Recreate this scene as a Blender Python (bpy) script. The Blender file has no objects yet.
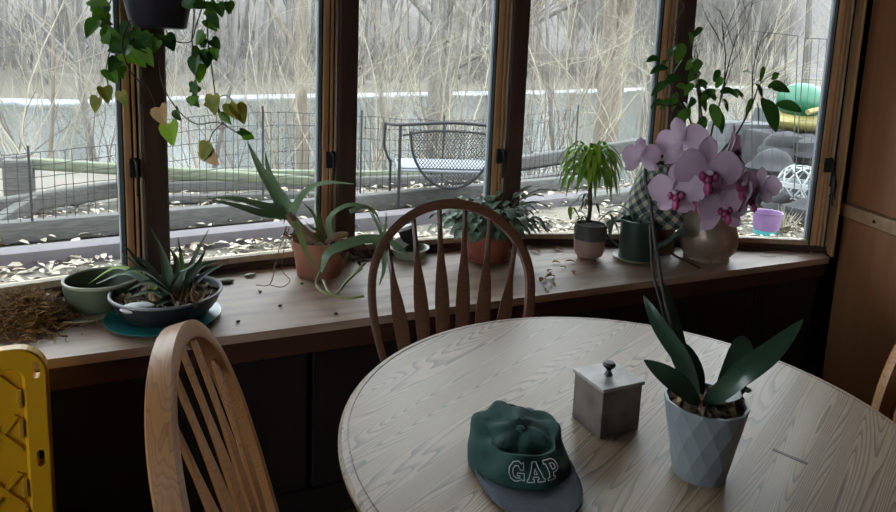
import bpy, bmesh, math, random
from mathutils import Vector, Matrix
from math import sin, cos, pi, radians, sqrt
V = Vector
C = bpy.context.scene
COL = C.collection
# ------------------------------------------------------------------ camera, sky, exposure
CAM = V((0, 0, 1.40))
RIGHT = V((0.9060, -0.4216, 0.0390)); UP = V((0.0301, 0.1553, 0.9874)); BACK = V((-0.4224, -0.8934, 0.1534))
FPX, PX, PY = 670.0, 448.0, 166.0
cam = bpy.data.cameras.new('camera'); co = bpy.data.objects.new('camera', cam); COL.objects.link(co)
cam.sensor_width = 36.0; cam.lens = FPX / 896 * 36; cam.shift_y = -(256 - PY) / 896; cam.clip_start = .05; cam.clip_end = 2000
BACK.normalize(); RIGHT = (RIGHT - BACK * RIGHT.dot(BACK)).normalized(); UP = BACK.cross(RIGHT)
co.matrix_world = Matrix(((RIGHT.x, UP.x, BACK.x, CAM.x), (RIGHT.y, UP.y, BACK.y, CAM.y), (RIGHT.z, UP.z, BACK.z, CAM.z), (0, 0, 0, 1)))
C.camera = co
w = bpy.data.worlds.new('overcast_sky'); C.world = w; w.use_nodes = True
SKY = 8.0
bg = w.node_tree.nodes['Background']; bg.inputs[0].default_value = (0.86, 0.93, 1.0, 1); bg.inputs[1].default_value = SKY
C.view_settings.view_transform = 'Standard'; C.view_settings.look = 'None'
C.view_settings.exposure = 0.0; C.view_settings.gamma = 1.0; C.view_settings.use_curve_mapping = False
C.cycles.max_bounces = 8; C.cycles.transparent_max_bounces = 24; C.cycles.diffuse_bounces = 4
C.cycles.caustics_reflective = False; C.cycles.caustics_refractive = False; C.cycles.sample_clamp_indirect = 6

def on(x, y, z):                       # the point of the level z seen at a pixel of the photograph
    r = RIGHT * (x - PX) - UP * (y - PY) - BACK * FPX
    return CAM + r * ((z - CAM.z) / r.z)
def at(x, y, d):                       # the point at distance d along the view axis
    return CAM + (RIGHT * (x - PX) - UP * (y - PY) - BACK * FPX) * (d / FPX)
FWD = V((-BACK.x, -BACK.y, 0)).normalized(); LAT = V((FWD.y, -FWD.x, 0))
def base(x, yfront, z, r):             # centre of a round foot whose front edge is seen at a pixel
    p = on(x, yfront, z); d = V((p.x, p.y, 0)).normalized(); return p + d * r

# ------------------------------------------------------------------ materials
def mat(name, c1, c2=None, scale=8, rough=.6, metal=0, stretch=(1, 1, 1), bump=0, bscale=None, spec=.5, island=0, detail=4, rot=(0, 0, 0), lo=.35, hi=.65, trans=0, coat=0, c3=None):
    m = bpy.data.materials.new(name); m.use_nodes = True; nt = m.node_tree; N = nt.nodes; L = nt.links
    b = N['Principled BSDF']; b.inputs['Roughness'].default_value = rough; b.inputs['Metallic'].default_value = metal
    b.inputs['Specular IOR Level'].default_value = spec; b.inputs['Base Color'].default_value = (*c1, 1)
    if coat: b.inputs['Coat Weight'].default_value = coat; b.inputs['Coat Roughness'].default_value = .25
    tc = N.new('ShaderNodeTexCoord'); mp = N.new('ShaderNodeMapping'); mp.inputs['Scale'].default_value = stretch; mp.inputs['Rotation'].default_value = rot
    L.new(tc.outputs['Object'], mp.inputs[0])
    outc = None
    if c2 is not None:
        nz = N.new('ShaderNodeTexNoise'); nz.inputs['Scale'].default_value = scale; nz.inputs['Detail'].default_value = detail
        L.new(mp.outputs[0], nz.inputs['Vector'])
        cr = N.new('ShaderNodeValToRGB'); cr.color_ramp.elements[0].color = (*c1, 1); cr.color_ramp.elements[1].color = (*c2, 1)
        cr.color_ramp.elements[0].position = lo; cr.color_ramp.elements[1].position = hi
        if c3 is not None:
            e = cr.color_ramp.elements.new((lo + hi) / 2); e.color = (*c3, 1)
        if island:
            g = N.new('ShaderNodeNewGeometry'); mx = N.new('ShaderNodeMix')
            mx.inputs[0].default_value = island; L.new(nz.outputs['Fac'], mx.inputs[2]); L.new(g.outputs['Random Per Island'], mx.inputs[3]); L.new(mx.outputs[0], cr.inputs[0])
        else: L.new(nz.outputs['Fac'], cr.inputs[0])
        L.new(cr.outputs[0], b.inputs['Base Color']); outc = cr.outputs[0]
    if trans:
        tr = N.new('ShaderNodeBsdfTranslucent'); ms = N.new('ShaderNodeMixShader'); ms.inputs[0].default_value = trans
        if outc: L.new(outc, tr.inputs[0])
        else: tr.inputs[0].default_value = (*c1, 1)
        L.new(b.outputs[0], ms.inputs[1]); L.new(tr.outputs[0], ms.inputs[2]); L.new(ms.outputs[0], N['Material Output'].inputs[0])
    if bump:
        n2 = N.new('ShaderNodeTexNoise'); n2.inputs['Scale'].default_value = bscale or scale; n2.inputs['Detail'].default_value = 5; L.new(mp.outputs[0], n2.inputs['Vector'])
        bp = N.new('ShaderNodeBump'); bp.inputs['Strength'].default_value = bump; bp.inputs['Distance'].default_value = .01; L.new(n2.outputs['Fac'], bp.inputs['Height']); L.new(bp.outputs[0], b.inputs['Normal'])
    return m
def glass_mat():
    m = bpy.data.materials.new('pane_glass'); m.use_nodes = True; nt = m.node_tree; N = nt.nodes; L = nt.links; N.clear()
    o = N.new('ShaderNodeOutputMaterial'); t = N.new('ShaderNodeBsdfTransparent'); t.inputs[0].default_value = (.96, .98, .97, 1)
    g = N.new('ShaderNodeBsdfGlossy'); g.inputs['Roughness'].default_value = .02; fr = N.new('ShaderNodeFresnel'); fr.inputs[0].default_value = 1.35
    x = N.new('ShaderNodeMixShader'); L.new(fr.outputs[0], x.inputs[0]); L.new(t.outputs[0], x.inputs[1]); L.new(g.outputs[0], x.inputs[2]); L.new(x.outputs[0], o.inputs[0])
    return m
def oak_mat(name, c1, c2, c3, ang, rough=.3, k=1.0, spec=.5, rings=30, edge=.55):  # plain sawn oak: long wavy cathedral lines
    m = bpy.data.materials.new(name); m.use_nodes = True; nt = m.node_tree; N = nt.nodes; L = nt.links
    b = N['Principled BSDF']; b.inputs['Roughness'].default_value = rough; b.inputs['Specular IOR Level'].default_value = spec
    tc = N.new('ShaderNodeTexCoord'); mp = N.new('ShaderNodeMapping'); mp.inputs['Rotation'].default_value = (0, 0, ang); L.new(tc.outputs['Object'], mp.inputs[0])
    m2 = N.new('ShaderNodeMapping'); m2.inputs['Scale'].default_value = (.42 * k, 7 * k, 3 * k); L.new(mp.outputs[0], m2.inputs[0])
    nz = N.new('ShaderNodeTexNoise'); nz.inputs['Scale'].default_value = 1.6; nz.inputs['Detail'].default_value = 1.5; L.new(m2.outputs[0], nz.inputs[0])
    mu = N.new('ShaderNodeMath'); mu.operation = 'MULTIPLY'; mu.inputs[1].default_value = rings; L.new(nz.outputs[0], mu.inputs[0])
    fr = N.new('ShaderNodeMath'); fr.operation = 'FRACT'; L.new(mu.outputs[0], fr.inputs[0])
    m3 = N.new('ShaderNodeMapping'); m3.inputs['Scale'].default_value = (14 * k, 260 * k, 80 * k); L.new(mp.outputs[0], m3.inputs[0])
    n3 = N.new('ShaderNodeTexNoise'); n3.inputs['Scale'].default_value = 1; n3.inputs['Detail'].default_value = 3; L.new(m3.outputs[0], n3.inputs[0])
    cr = N.new('ShaderNodeValToRGB'); e = cr.color_ramp.elements; e[0].position = 0; e[0].color = (*c1, 1); e[1].position = 1; e[1].color = (*c2, 1)
    q = e.new(edge); q.color = (*c1, 1); L.new(fr.outputs[0], cr.inputs[0])
    c4 = N.new('ShaderNodeValToRGB'); c4.color_ramp.elements[0].position = .42; c4.color_ramp.elements[1].position = .6; L.new(n3.outputs[0], c4.inputs[0])
    mx = N.new('ShaderNodeMix'); mx.data_type = 'RGBA'; L.new(c4.outputs[0], mx.inputs[0]); L.new(cr.outputs[0], mx.inputs[6]); mx.inputs[7].default_value = (*c3, 1)
    m5 = N.new('ShaderNodeMix'); m5.data_type = 'RGBA'; m5.inputs[0].default_value = .35; L.new(cr.outputs[0], m5.inputs[6]); L.new(mx.outputs[2], m5.inputs[7])
    L.new(m5.outputs[2], b.inputs['Base Color'])
    bp = N.new('ShaderNodeBump'); bp.inputs['Strength'].default_value = .1; bp.inputs['Distance'].default_value = .001; L.new(fr.outputs[0], bp.inputs['Height']); bp.invert = True; L.new(bp.outputs[0], b.inputs['Normal'])
    return m
def checker_mat():
    m = bpy.data.materials.new('gingham_glaze'); m.use_nodes = True; nt = m.node_tree; N = nt.nodes; L = nt.links; b = N['Principled BSDF']; b.inputs['Roughness'].default_value = .35
    uv = N.new('ShaderNodeUVMap'); s = N.new('ShaderNodeSeparateXYZ'); L.new(uv.outputs[0], s.inputs[0]); fs = []
    for i in (0, 1):
        f = N.new('ShaderNodeMath'); f.operation = 'FRACT'; L.new(s.outputs[i], f.inputs[0]); g = N.new('ShaderNodeMath'); g.operation = 'GREATER_THAN'; g.inputs[1].default_value = .5; L.new(f.outputs[0], g.inputs[0]); fs.append(g)
    a = N.new('ShaderNodeMath'); a.operation = 'ADD'; L.new(fs[0].outputs[0], a.inputs[0]); L.new(fs[1].outputs[0], a.inputs[1])
    d = N.new('ShaderNodeMath'); d.operation = 'DIVIDE'; d.inputs[1].default_value = 2; L.new(a.outputs[0], d.inputs[0])
    cr = N.new('ShaderNodeValToRGB'); cr.color_ramp.interpolation = 'CONSTANT'; e = cr.color_ramp.elements; e[0].color = (.62, .57, .38, 1); e[1].color = (.02, .03, .055, 1); e[1].position = .8
    q = e.new(.4); q.color = (.2, .22, .22, 1); L.new(d.outputs[0], cr.inputs[0]); L.new(cr.outputs[0], b.inputs['Base Color'])
    return m
M = {}
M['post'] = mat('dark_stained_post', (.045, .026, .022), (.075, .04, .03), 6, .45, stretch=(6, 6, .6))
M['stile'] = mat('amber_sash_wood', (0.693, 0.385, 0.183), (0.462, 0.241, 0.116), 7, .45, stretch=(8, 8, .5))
M['bead'] = mat('pale_glazing_bead', (0.552, 0.432, 0.288), (0.432, 0.324, 0.204), 9, .5, stretch=(6, 6, .6))
M['gasket'] = mat('grey_gasket', (.16, .18, .2), rough=.5)
M['black'] = mat('black_gap', (.008, .008, .009), rough=.7)
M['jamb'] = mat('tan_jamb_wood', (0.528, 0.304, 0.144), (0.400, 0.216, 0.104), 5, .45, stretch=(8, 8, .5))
M['sill'] = mat('worn_sill_wood', (.47, .325, .24), (.3, .195, .14), 5, .5, stretch=(.8, 4, 4), bump=.08, bscale=12, c3=(.41, .28, .21), spec=.7)
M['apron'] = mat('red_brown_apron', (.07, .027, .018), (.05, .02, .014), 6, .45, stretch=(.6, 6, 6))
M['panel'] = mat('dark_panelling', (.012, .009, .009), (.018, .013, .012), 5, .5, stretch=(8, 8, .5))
M['floor'] = mat('dark_floor_boards', (.09, .04, .025), (.06, .028, .018), 4, .4, stretch=(.6, 6, 1))
M['wall'] = mat('brown_wall', (.16, .11, .08), (.12, .08, .06), 3, .8)
M['ceil'] = mat('ceiling_paint', (.5, .47, .43), (.45, .42, .39), 3, .9)
M['cab'] = mat('orange_brown_door', (0.446, 0.201, 0.093), (0.375, 0.161, 0.076), 3, .42, stretch=(8, 8, .6))
M['cabtrim'] = mat('blond_cabinet_ledge', (0.585, 0.364, 0.195), (0.468, 0.286, 0.156), 5, .45, stretch=(1, 6, 6))
M['glass'] = glass_mat()
M['table'] = oak_mat('washed_oak_table', (.29, .205, .135), (.07, .042, .024), (.17, .11, .066), radians(-27), .42, 1.0, .62, 60, .5)
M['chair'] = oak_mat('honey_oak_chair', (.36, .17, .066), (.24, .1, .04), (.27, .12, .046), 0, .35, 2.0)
M['chair_shaded'] = oak_mat('shaded_oak_chair', (0.124, 0.053, 0.028), (0.081, 0.031, 0.017), (0.093, 0.037, 0.019), 0, .35, 2.0)  # same oak as the other chairs, backlit shade put into the colour
M['iron'] = mat('black_iron', (.02, .02, .022), rough=.45, metal=.3)
M['greenpot'] = mat('sage_ceramic', (.14, .18, .12), (.11, .145, .1), 5, .35)
M['greenrim'] = mat('pale_rim', (.42, .44, .34), rough=.4)
M['palesaucer'] = mat('celadon_saucer', (.5, .56, .42), (.44, .5, .38), 6, .35)
M['blackpot'] = mat('charcoal_ceramic', (.022, .025, .032), (.03, .033, .04), 6, .35)
M['blackrim'] = mat('worn_grey_rim', (.2, .21, .23), rough=.4)
M['teal'] = mat('teal_glaze', (0.021, 0.182, 0.203), (0.028, 0.238, 0.252), 5, .2)
M['terra'] = mat('terracotta', (0.462, 0.187, 0.110), (0.363, 0.143, 0.088), 9, .85, c3=(0.440, 0.209, 0.138))
M['terra2'] = mat('deep_terracotta', (.3, .09, .055), (.24, .07, .045), 9, .8)
M['soil'] = mat('potting_soil', (.03, .02, .014), (.09, .06, .04), 60, .95, bump=.8, bscale=90)
M['bark'] = mat('orchid_bark', (.07, .04, .022), (.16, .1, .06), 50, .9, island=.7)
M['pebble'] = mat('plant_debris', (.1, .06, .035), (.4, .33, .24), 30, .9, island=.8)
M['aloe'] = mat('aloe_skin', (0.169, 0.288, 0.143), (0.254, 0.371, 0.203), 14, .45, trans=.15)
M['aloey'] = mat('yellowed_aloe', (0.360, 0.360, 0.120), (0.240, 0.300, 0.108), 14, .5, trans=.2)
M['root'] = mat('dry_root', (.2, .12, .07), (.3, .19, .11), 30, .9)
M['stemb'] = mat('woody_stem', (.07, .045, .03), (.12, .08, .05), 40, .85)
M['leafd'] = mat('dark_leaf', (0.030, 0.083, 0.045), (0.053, 0.120, 0.060), 14, .42, trans=.15)
M['leafm'] = mat('mid_green_leaf', (.16, .38, .06), (.05, .17, .04), 10, .42, island=.7, trans=.42)
M['leafl'] = mat('lime_leaf', (.5, .68, .08), (.22, .46, .05), 14, .45, island=.4, trans=.5)
M['leafg'] = mat('grey_green_leaf', (0.241, 0.345, 0.224), (0.121, 0.199, 0.121), 30, .55, island=.6, trans=.15)
M['leafb'] = mat('blue_green_leaf', (0.121, 0.190, 0.138), (0.207, 0.293, 0.207), 14, .5, island=.6, trans=.1)
M['vine'] = mat('vine_leaf', (0.044, 0.150, 0.025), (0.175, 0.375, 0.037), 6, .42, island=.85, trans=.45)
M['viney'] = mat('yellow_vine_leaf', (.5, .42, .08), (.25, .32, .05), 30, .5, trans=.35)
M['vinet'] = mat('tan_vine_leaf', (0.715, 0.390, 0.130), (0.650, 0.468, 0.260), 30, .5, trans=.3)
M['vstem'] = mat('dark_vine', (.035, .025, .018), rough=.7)
M['basket'] = mat('plum_plastic', (.018, .015, .03), rough=.45)
M['moss'] = mat('dry_moss', (0.352, 0.208, 0.080), (0.144, 0.080, 0.035), 24, .95, island=.6, c3=(0.480, 0.304, 0.112))
M['deadleaf'] = mat('dry_leaf', (.5, .27, .09), (.3, .14, .05), 30, .8)
M['stone'] = mat('grey_green_stone', (.38, .38, .29), (.28, .28, .2), 30, .7)
M['pink'] = mat('pinkish_beige', (.44, .31, .26), (.4, .28, .23), 6, .55)
M['slate'] = mat('slate_green', (.1, .11, .095), (.085, .095, .08), 6, .5)
M['can'] = mat('bottle_green_enamel', (.03, .055, .045), (.04, .07, .055), 6, .35)
M['check'] = checker_mat()
M['cream'] = mat('cream_ceramic', (.5, .42, .27), (.42, .35, .22), 6, .5)
M['tan'] = mat('tan_ceramic', (.3, .18, .09), (.24, .14, .07), 6, .5)
M['bronze'] = mat('bronze_glaze', (.36, .27, .21), (.22, .155, .115), 12, .36, metal=.25, bump=.25, bscale=30)
M['zinc'] = mat('galvanised_zinc', (.3, .29, .28), (.2, .185, .175), 26, .45, metal=.6)
M['zincrust'] = mat('tarnished_zinc', (.17, .14, .125), (.1, .08, .07), 22, .5, metal=.5)
M['facet'] = mat('grey_faceted_ceramic', (.17, .185, .2), (.14, .155, .17), 5, .35)
M['orleaf'] = mat('orchid_leaf', (.022, .05, .03), (.035, .075, .04), 10, .3, spec=.6)
M['spike'] = mat('orchid_spike', (.03, .025, .022), rough=.6)
M['petal'] = mat('pale_mauve_petal', (.68, .54, .64), (.6, .44, .55), 26, .5, trans=.5)
M['lip'] = mat('magenta_lip', (.16, .01, .06), (.28, .03, .11), 60, .45, trans=.15)
M['capg'] = mat('green_twill', (.008, .05, .038), (.005, .034, .027), 30, .9, bump=.3, bscale=400)
M['brim'] = mat('slate_brim_twill', (.06, .068, .085), (.045, .052, .065), 40, .9, bump=.3, bscale=400)
M['navy'] = mat('navy_felt', (.008, .012, .02), rough=.95)
M['thread'] = mat('white_embroidery', (.42, .45, .45), rough=.8)
M['yellow'] = mat('yellow_plastic', (0.702, 0.378, 0.011), (0.648, 0.333, 0.011), 3, .35)
M['yellowd'] = mat('ochre_plastic', (.55, .31, .02), (.5, .27, .02), 3, .45)
M['white'] = mat('white_plastic', (.7, .72, .74), rough=.5)
M['blackpl'] = mat('black_plastic', (.012, .013, .014), rough=.4)
# outdoors
M['wicker'] = mat('white_wicker', (.26, .27, .27), rough=.7)
M['ground'] = mat('leafy_ground', (0.120, 0.102, 0.081), (0.072, 0.063, 0.051), .8, .95, bump=.6, bscale=20, c3=(0.102, 0.090, 0.072), detail=8)
M['litter'] = mat('bleached_leaf_litter', (0.336, 0.280, 0.200), (0.160, 0.128, 0.088), 9, .9, island=.9, c3=(0.288, 0.264, 0.224), lo=.1, hi=.9)
M['curb'] = mat('lilac_grey_stone', (0.088, 0.076, 0.081), (0.073, 0.064, 0.069), 7, .85, bump=.2)
M['timber'] = mat('weathered_timber', (0.083, 0.080, 0.074), (0.051, 0.050, 0.046), 9, .9, stretch=(1, 8, 8), bump=.4)
M['timberg'] = mat('mossy_timber', (0.120, 0.132, 0.084), (0.078, 0.084, 0.060), 9, .9, stretch=(1, 8, 8), bump=.4)
M['wire'] = mat('dull_wire', (.03, .03, .03), rough=.7, spec=.2)
M['water'] = mat('river_water', (0.031, 0.039, 0.034), (0.038, 0.046, 0.041), .25, .22, stretch=(1, .25, 1), bump=.25, bscale=1.2, spec=.4)
M['palestrip'] = mat('pale_river_strip', (0.240, 0.254, 0.269), (0.202, 0.216, 0.230), .3, .8)
M['far'] = mat('far_hillside', (0.078, 0.072, 0.066), (0.050, 0.044, 0.041), .22, .95, stretch=(1, 1, .25), c3=(0.066, 0.059, 0.054), detail=10)
M['fbank'] = mat('dead_grass_bank', (0.094, 0.083, 0.065), (0.061, 0.054, 0.043), .25, .95, detail=8)
M['ftree'] = mat('hazed_far_bark', (0.090, 0.084, 0.079), (0.135, 0.123, 0.112), .6, .9)  # distance haze put into the bark colour
M['treeg'] = mat('grey_bark', (0.115, 0.108, 0.098), (0.072, 0.066, 0.058), 6, .9, stretch=(3, 3, .5), bump=.5)
M['treet'] = mat('tan_bark', (0.141, 0.117, 0.090), (0.098, 0.079, 0.060), 6, .9, stretch=(3, 3, .5), bump=.5)
M['twig'] = mat('brown_twig', (0.088, 0.070, 0.058), (0.141, 0.114, 0.088), 3, .9)
M['twigp'] = mat('pale_twig', (0.251, 0.221, 0.162), (0.177, 0.154, 0.117), 3, .9)
M['steel'] = mat('black_painted_steel', (.02, .02, .022), rough=.6, spec=.2)
M['seat'] = mat('frosted_mesh_seat', (0.141, 0.153, 0.169), rough=.6)
M['toyg'] = mat('green_plastic', (0.002, 0.081, 0.038), rough=.4)
M['toyy'] = mat('faded_yellow_plastic', (0.196, 0.165, 0.051), rough=.5)
M['cover'] = mat('grey_sheet', (0.049, 0.051, 0.053), (0.041, 0.043, 0.045), 3, .7)
M['rock'] = mat('dark_rock', (0.016, 0.016, 0.018), (0.028, 0.028, 0.030), 5, .9, bump=.5)
M['pailp'] = mat('violet_pail', (0.109, 0.052, 0.144), (0.144, 0.086, 0.173), 12, .5)
M['pailt'] = mat('turquoise_band', (0.028, 0.224, 0.224), rough=.5)

# ------------------------------------------------------------------ mesh helpers
def bm_(): return bmesh.new()
def root_of(o):
    while o.parent: o = o.parent
    return o
def obj(name, bm, m, parent=None, loc=None, smooth=True):
    """links a bmesh given in world space as ONE object; its origin goes to loc or to its thing's base"""
    me = bpy.data.meshes.new(name)
    off = V(loc) if loc is not None else (root_of(parent).location.copy() if parent else V((0, 0, 0)))
    for v in bm.verts: v.co -= off
    bmesh.ops.recalc_face_normals(bm, faces=bm.faces)
    bm.to_mesh(me); bm.free()
    if smooth:
        me.polygons.foreach_set('use_smooth', [True] * len(me.polygons))
        me.set_sharp_from_angle(angle=radians(38))
    me.materials.append(m if not isinstance(m, str) else M[m])
    o = bpy.data.objects.new(name, me); COL.objects.link(o)
    if parent: o.parent = parent
    else: o.location = off
    return o
def tag(o, label, cat, group=None, kind=None):
    o['label'] = label; o['category'] = cat
    if group: o['group'] = group
    if kind: o['kind'] = kind
    return o
def thing(name, label, cat, loc, group=None):
    o = bpy.data.objects.new(name, None); o.empty_display_size = .05; COL.objects.link(o); o.location = loc
    return tag(o, label, cat, group)
def struct(name, bm, m, parent=None, smooth=True, loc=None):
    o = obj(name, bm, m, parent, loc, smooth)
    if not parent: o['kind'] = 'structure'
    return o
def quad(bm, a, b, c, d):
    return bm.faces.new([bm.verts.new(p) for p in (a, b, c, d)])
def prism(bm, poly, z0, z1):           # polygon in x,y pulled up from z0 to z1
    a = [bm.verts.new((p[0], p[1], z0)) for p in poly]; b = [bm.verts.new((p[0], p[1], z1)) for p in poly]; n = len(poly)
    bm.faces.new(a[::-1]); bm.faces.new(b)
    for i in range(n): bm.faces.new((a[i], a[(i + 1) % n], b[(i + 1) % n], b[i]))
def obox(bm, c, ax, ay, az, bev=0):    # box with half axes
    c = V(c); vs = [bm.verts.new(c + sx * V(ax) + sy * V(ay) + sz * V(az)) for sx in (-1, 1) for sy in (-1, 1) for sz in (-1, 1)]
    fs = [bm.faces.new([vs[i] for i in f]) for f in ((0, 1, 3, 2), (4, 6, 7, 5), (0, 4, 5, 1), (2, 3, 7, 6), (0, 2, 6, 4), (1, 5, 7, 3))]
    if bev:
        es = list({e for f in fs for e in f.edges}); bmesh.ops.bevel(bm, geom=es, offset=bev, segments=2, affect='EDGES', profile=.6)
def box(bm, x0, x1, y0, y1, z0, z1, bev=0):
    obox(bm, ((x0 + x1) / 2, (y0 + y1) / 2, (z0 + z1) / 2), ((x1 - x0) / 2, 0, 0), (0, (y1 - y0) / 2, 0), (0, 0, (z1 - z0) / 2), bev)
def bar(bm, a, b, w, h, bev=0, up=(0, 0, 1)):   # rectangular bar from a to b
    a, b = V(a), V(b); d = (b - a); t = d.normalized(); s = t.cross(V(up)).normalized(); u = s.cross(t)
    obox(bm, (a + b) / 2, d / 2, s * w / 2, u * h / 2, bev)
def tube(bm, pts, rad, sides=6, cap=True):
    pts = [V(p) for p in pts]; n = len(pts); rings = []; ref = None
    for i in range(n):
        t = (pts[min(i + 1, n - 1)] - pts[max(i - 1, 0)])
        t = t.normalized() if t.length > 1e-9 else V((0, 0, 1))
        if ref is None: ref = t.orthogonal().normalized()
        ref = (ref - t * ref.dot(t)); ref = ref.normalized() if ref.length > 1e-6 else t.orthogonal().normalized()
        bi = t.cross(ref); r = rad[i] if isinstance(rad, (list, tuple)) else rad
        rings.append([bm.verts.new(pts[i] + (ref * cos(2 * pi * k / sides) + bi * sin(2 * pi * k / sides)) * r) for k in range(sides)])
    for i in range(n - 1):
        for k in range(sides): bm.faces.new((rings[i][k], rings[i][(k + 1) % sides], rings[i + 1][(k + 1) % sides], rings[i + 1][k]))
    if cap and sides > 2: bm.faces.new(rings[0][::-1]); bm.faces.new(rings[-1])
def lathe(bm, c, prof, n=40, sx=1, sy=1, uvs=None):   # prof: (r, z) from foot over rim and down the inside
    c = V(c); rings = []
    for r, z in prof:
        if r < 1e-5: rings.append([bm.verts.new(c + V((0, 0, z)))])
        else: rings.append([bm.verts.new(c + V((r * sx * cos(2 * pi * k / n), r * sy * sin(2 * pi * k / n), z))) for k in range(n)])
    for a, b in zip(rings, rings[1:]):
        for k in range(n):
            q = [a[0]] if len(a) == 1 else [a[k], a[(k + 1) % n]]
            q += [b[0]] if len(b) == 1 else [b[(k + 1) % n], b[k]]
            if len(q) > 2: bm.faces.new(q)
    return rings
def spline(pts, n):                    # Catmull-Rom through pts
    pts = [V(p) for p in pts]
    if len(pts) == 2: return [pts[0].lerp(pts[1], i / n) for i in range(n + 1)]
    P = [pts[0] * 2 - pts[1]] + pts + [pts[-1] * 2 - pts[-2]]; out = []; m = len(pts) - 1
    for i in range(n + 1):
        t = i / n * m; k = min(int(t), m - 1); t -= k; a, b, c, d = P[k:k + 4]
        out.append(.5 * ((2 * b) + (c - a) * t + (2 * a - 5 * b + 4 * c - d) * t * t + (3 * b - a - 3 * c + d) * t ** 3))
    return out
def blade(bm, pts, width, thick=.0012, n=8, hint=(0, 0, 1), fold=.25, shape='leaf', tipw=.02):
    """a leaf of real thickness swept along pts; fold lifts its edges into a channel"""
    P = spline(pts, n); hint = V(hint); rings = []
    for i, p in enumerate(P):
        t = (P[min(i + 1, n)] - P[max(i - 1, 0)]).normalized(); s = t.cross(hint)
        s = s.normalized() if s.length > 1e-4 else t.orthogonal().normalized(); u = s.cross(t).normalized(); x = i / n
        if shape == 'leaf': f = sin(pi * min(1, x * .93 + .06)) ** .75
        elif shape == 'strap': f = min(1, x * 5 + .45) * min(1, (1 - x) * 2.2 + tipw) ** .8
        else: f = (1 - x) ** .8 * .97 + tipw             # 'taper'
        hw = max(width * f / 2, .0006); th = thick * (.3 + .7 * (1 - x)) / 2 if shape != 'leaf' else thick / 2
        up = u * (fold * hw)
        rings.append([bm.verts.new(p - s * hw + up), bm.verts.new(p - s * hw * .5 + up * .3 + u * th), bm.verts.new(p + u * th), bm.verts.new(p + s * hw * .5 + up * .3 + u * th),
                      bm.verts.new(p + s * hw + up), bm.verts.new(p + s * hw * .5 + up * .3 - u * th), bm.verts.new(p - u * th), bm.verts.new(p - s * hw * .5 + up * .3 - u * th)])
    for a, b in zip(rings, rings[1:]):
        for k in range(8): bm.faces.new((a[k], a[(k + 1) % 8], b[(k + 1) % 8], b[k]))
    bm.faces.new(rings[0][::-1]); bm.faces.new(rings[-1])
def heart(bm, c, d, nrm, L, wd):       # a heart shaped leaf: tip direction d, face normal nrm
    d = V(d).normalized(); s = d.cross(V(nrm)).normalized(); u = s.cross(d)
    out = [(0, -.02), (.22, -.14), (.42, -.08), (.5, .14), (.44, .4), (.28, .68), (.1, .92), (0, 1.02)]
    ring = [(x, y) for x, y in out] + [(-x, y) for x, y in out[-2:0:-1]]
    f = lambda x, y, o: V(c) + s * (x * wd) + d * (y * L) + u * ((abs(x) * .35 - y * y * .12) * wd + o)
    for o in (.0006, -.0006):
        vs = [bm.verts.new(f(x, y, o)) for x, y in ring]; sp = [bm.verts.new(f(0, y, o)) for y in (.2, .45, .7)]
        n = len(vs); h = n // 2
        path = [vs[0]] + sp + [vs[h]]
        left = vs[0:h + 1]; rightv = [vs[0]] + vs[:h - 1:-1]
        for side in (left, rightv):
            seq = side
            # fan between the outline and the midrib
            i = 0; j = 0
            while i < len(seq) - 1 or j < len(path) - 1:
                if i < len(seq) - 1 and (j >= len(path) - 1 or (i + 1) / (len(seq) - 1) <= (j + 1) / (len(path) - 1)):
                    tri = (seq[i], seq[i + 1], path[j]); i += 1
                else: tri = (seq[i], path[j + 1], path[j]); j += 1
                if len(set(tri)) == 3:
                    try: bm.faces.new(tri)
                    except ValueError: pass
def ell(bm, c, rx, ry, rz, seg=12, rings=8, jit=0, rnd=random):
    ret = bmesh.ops.create_uvsphere(bm, u_segments=seg, v_segments=rings, radius=1)
    for v in ret['verts']:
        k = 1 + rnd.uniform(-jit, jit); v.co = V((v.co.x * rx * k, v.co.y * ry * k, v.co.z * rz * k)) + V(c)
def rv(rnd, a=1): return V((rnd.uniform(-a, a), rnd.uniform(-a, a), rnd.uniform(-a, a)))
# ------------------------------------------------------------------ the room and its bow window
NODES = [V((-1.22, 1.90)), V((-.62, 2.20)), V((.052, 2.34)), V((.703, 2.393)), V((1.405, 2.37)), V((2.075, 2.165)), V((2.722, 1.849))]
ZS, ZT = .65, 2.14
def p3(p, z): return V((p.x, p.y, z))
b = bm_(); box(b, -2.6, 3.5, -2.7, 1.95, -.1, 0); struct('floor', b, 'floor', smooth=False)
b = bm_(); box(b, -2.6, 3.5, -2.7, 1.95, 2.45, 2.55); struct('ceiling', b, 'ceil', smooth=False)
b = bm_(); box(b, -2.7, -2.6, -2.7, -1.2, 0, 2.45); box(b, -2.7, -2.6, 1.3, 1.95, 0, 2.45); box(b, -2.7, -2.6, -1.2, 1.3, 0, .9); box(b, -2.7, -2.6, -1.2, 1.3, 2.1, 2.45); struct('wall_left', b, 'wall', smooth=False)  # with an opening for the added, unseen window
b = bm_(); box(b, 3.5, 3.6, -2.7, 1.95, 0, 2.45); struct('wall_right', b, 'wall', smooth=False)
b = bm_(); box(b, -2.7, 3.6, -2.8, -2.7, 0, 2.45); struct('wall_back', b, 'wall', smooth=False)
b = bm_(); box(b, -2.66, -2.65, -1.2, 1.3, .9, 2.1); struct('window_9', b, 'glass', smooth=False)  # unseen window added to let more daylight into the dark room
b = bm_()
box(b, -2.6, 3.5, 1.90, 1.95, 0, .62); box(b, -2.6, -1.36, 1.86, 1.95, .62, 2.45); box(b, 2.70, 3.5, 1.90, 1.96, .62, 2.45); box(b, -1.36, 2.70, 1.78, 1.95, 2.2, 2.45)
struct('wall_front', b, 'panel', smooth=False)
b = bm_()
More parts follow.
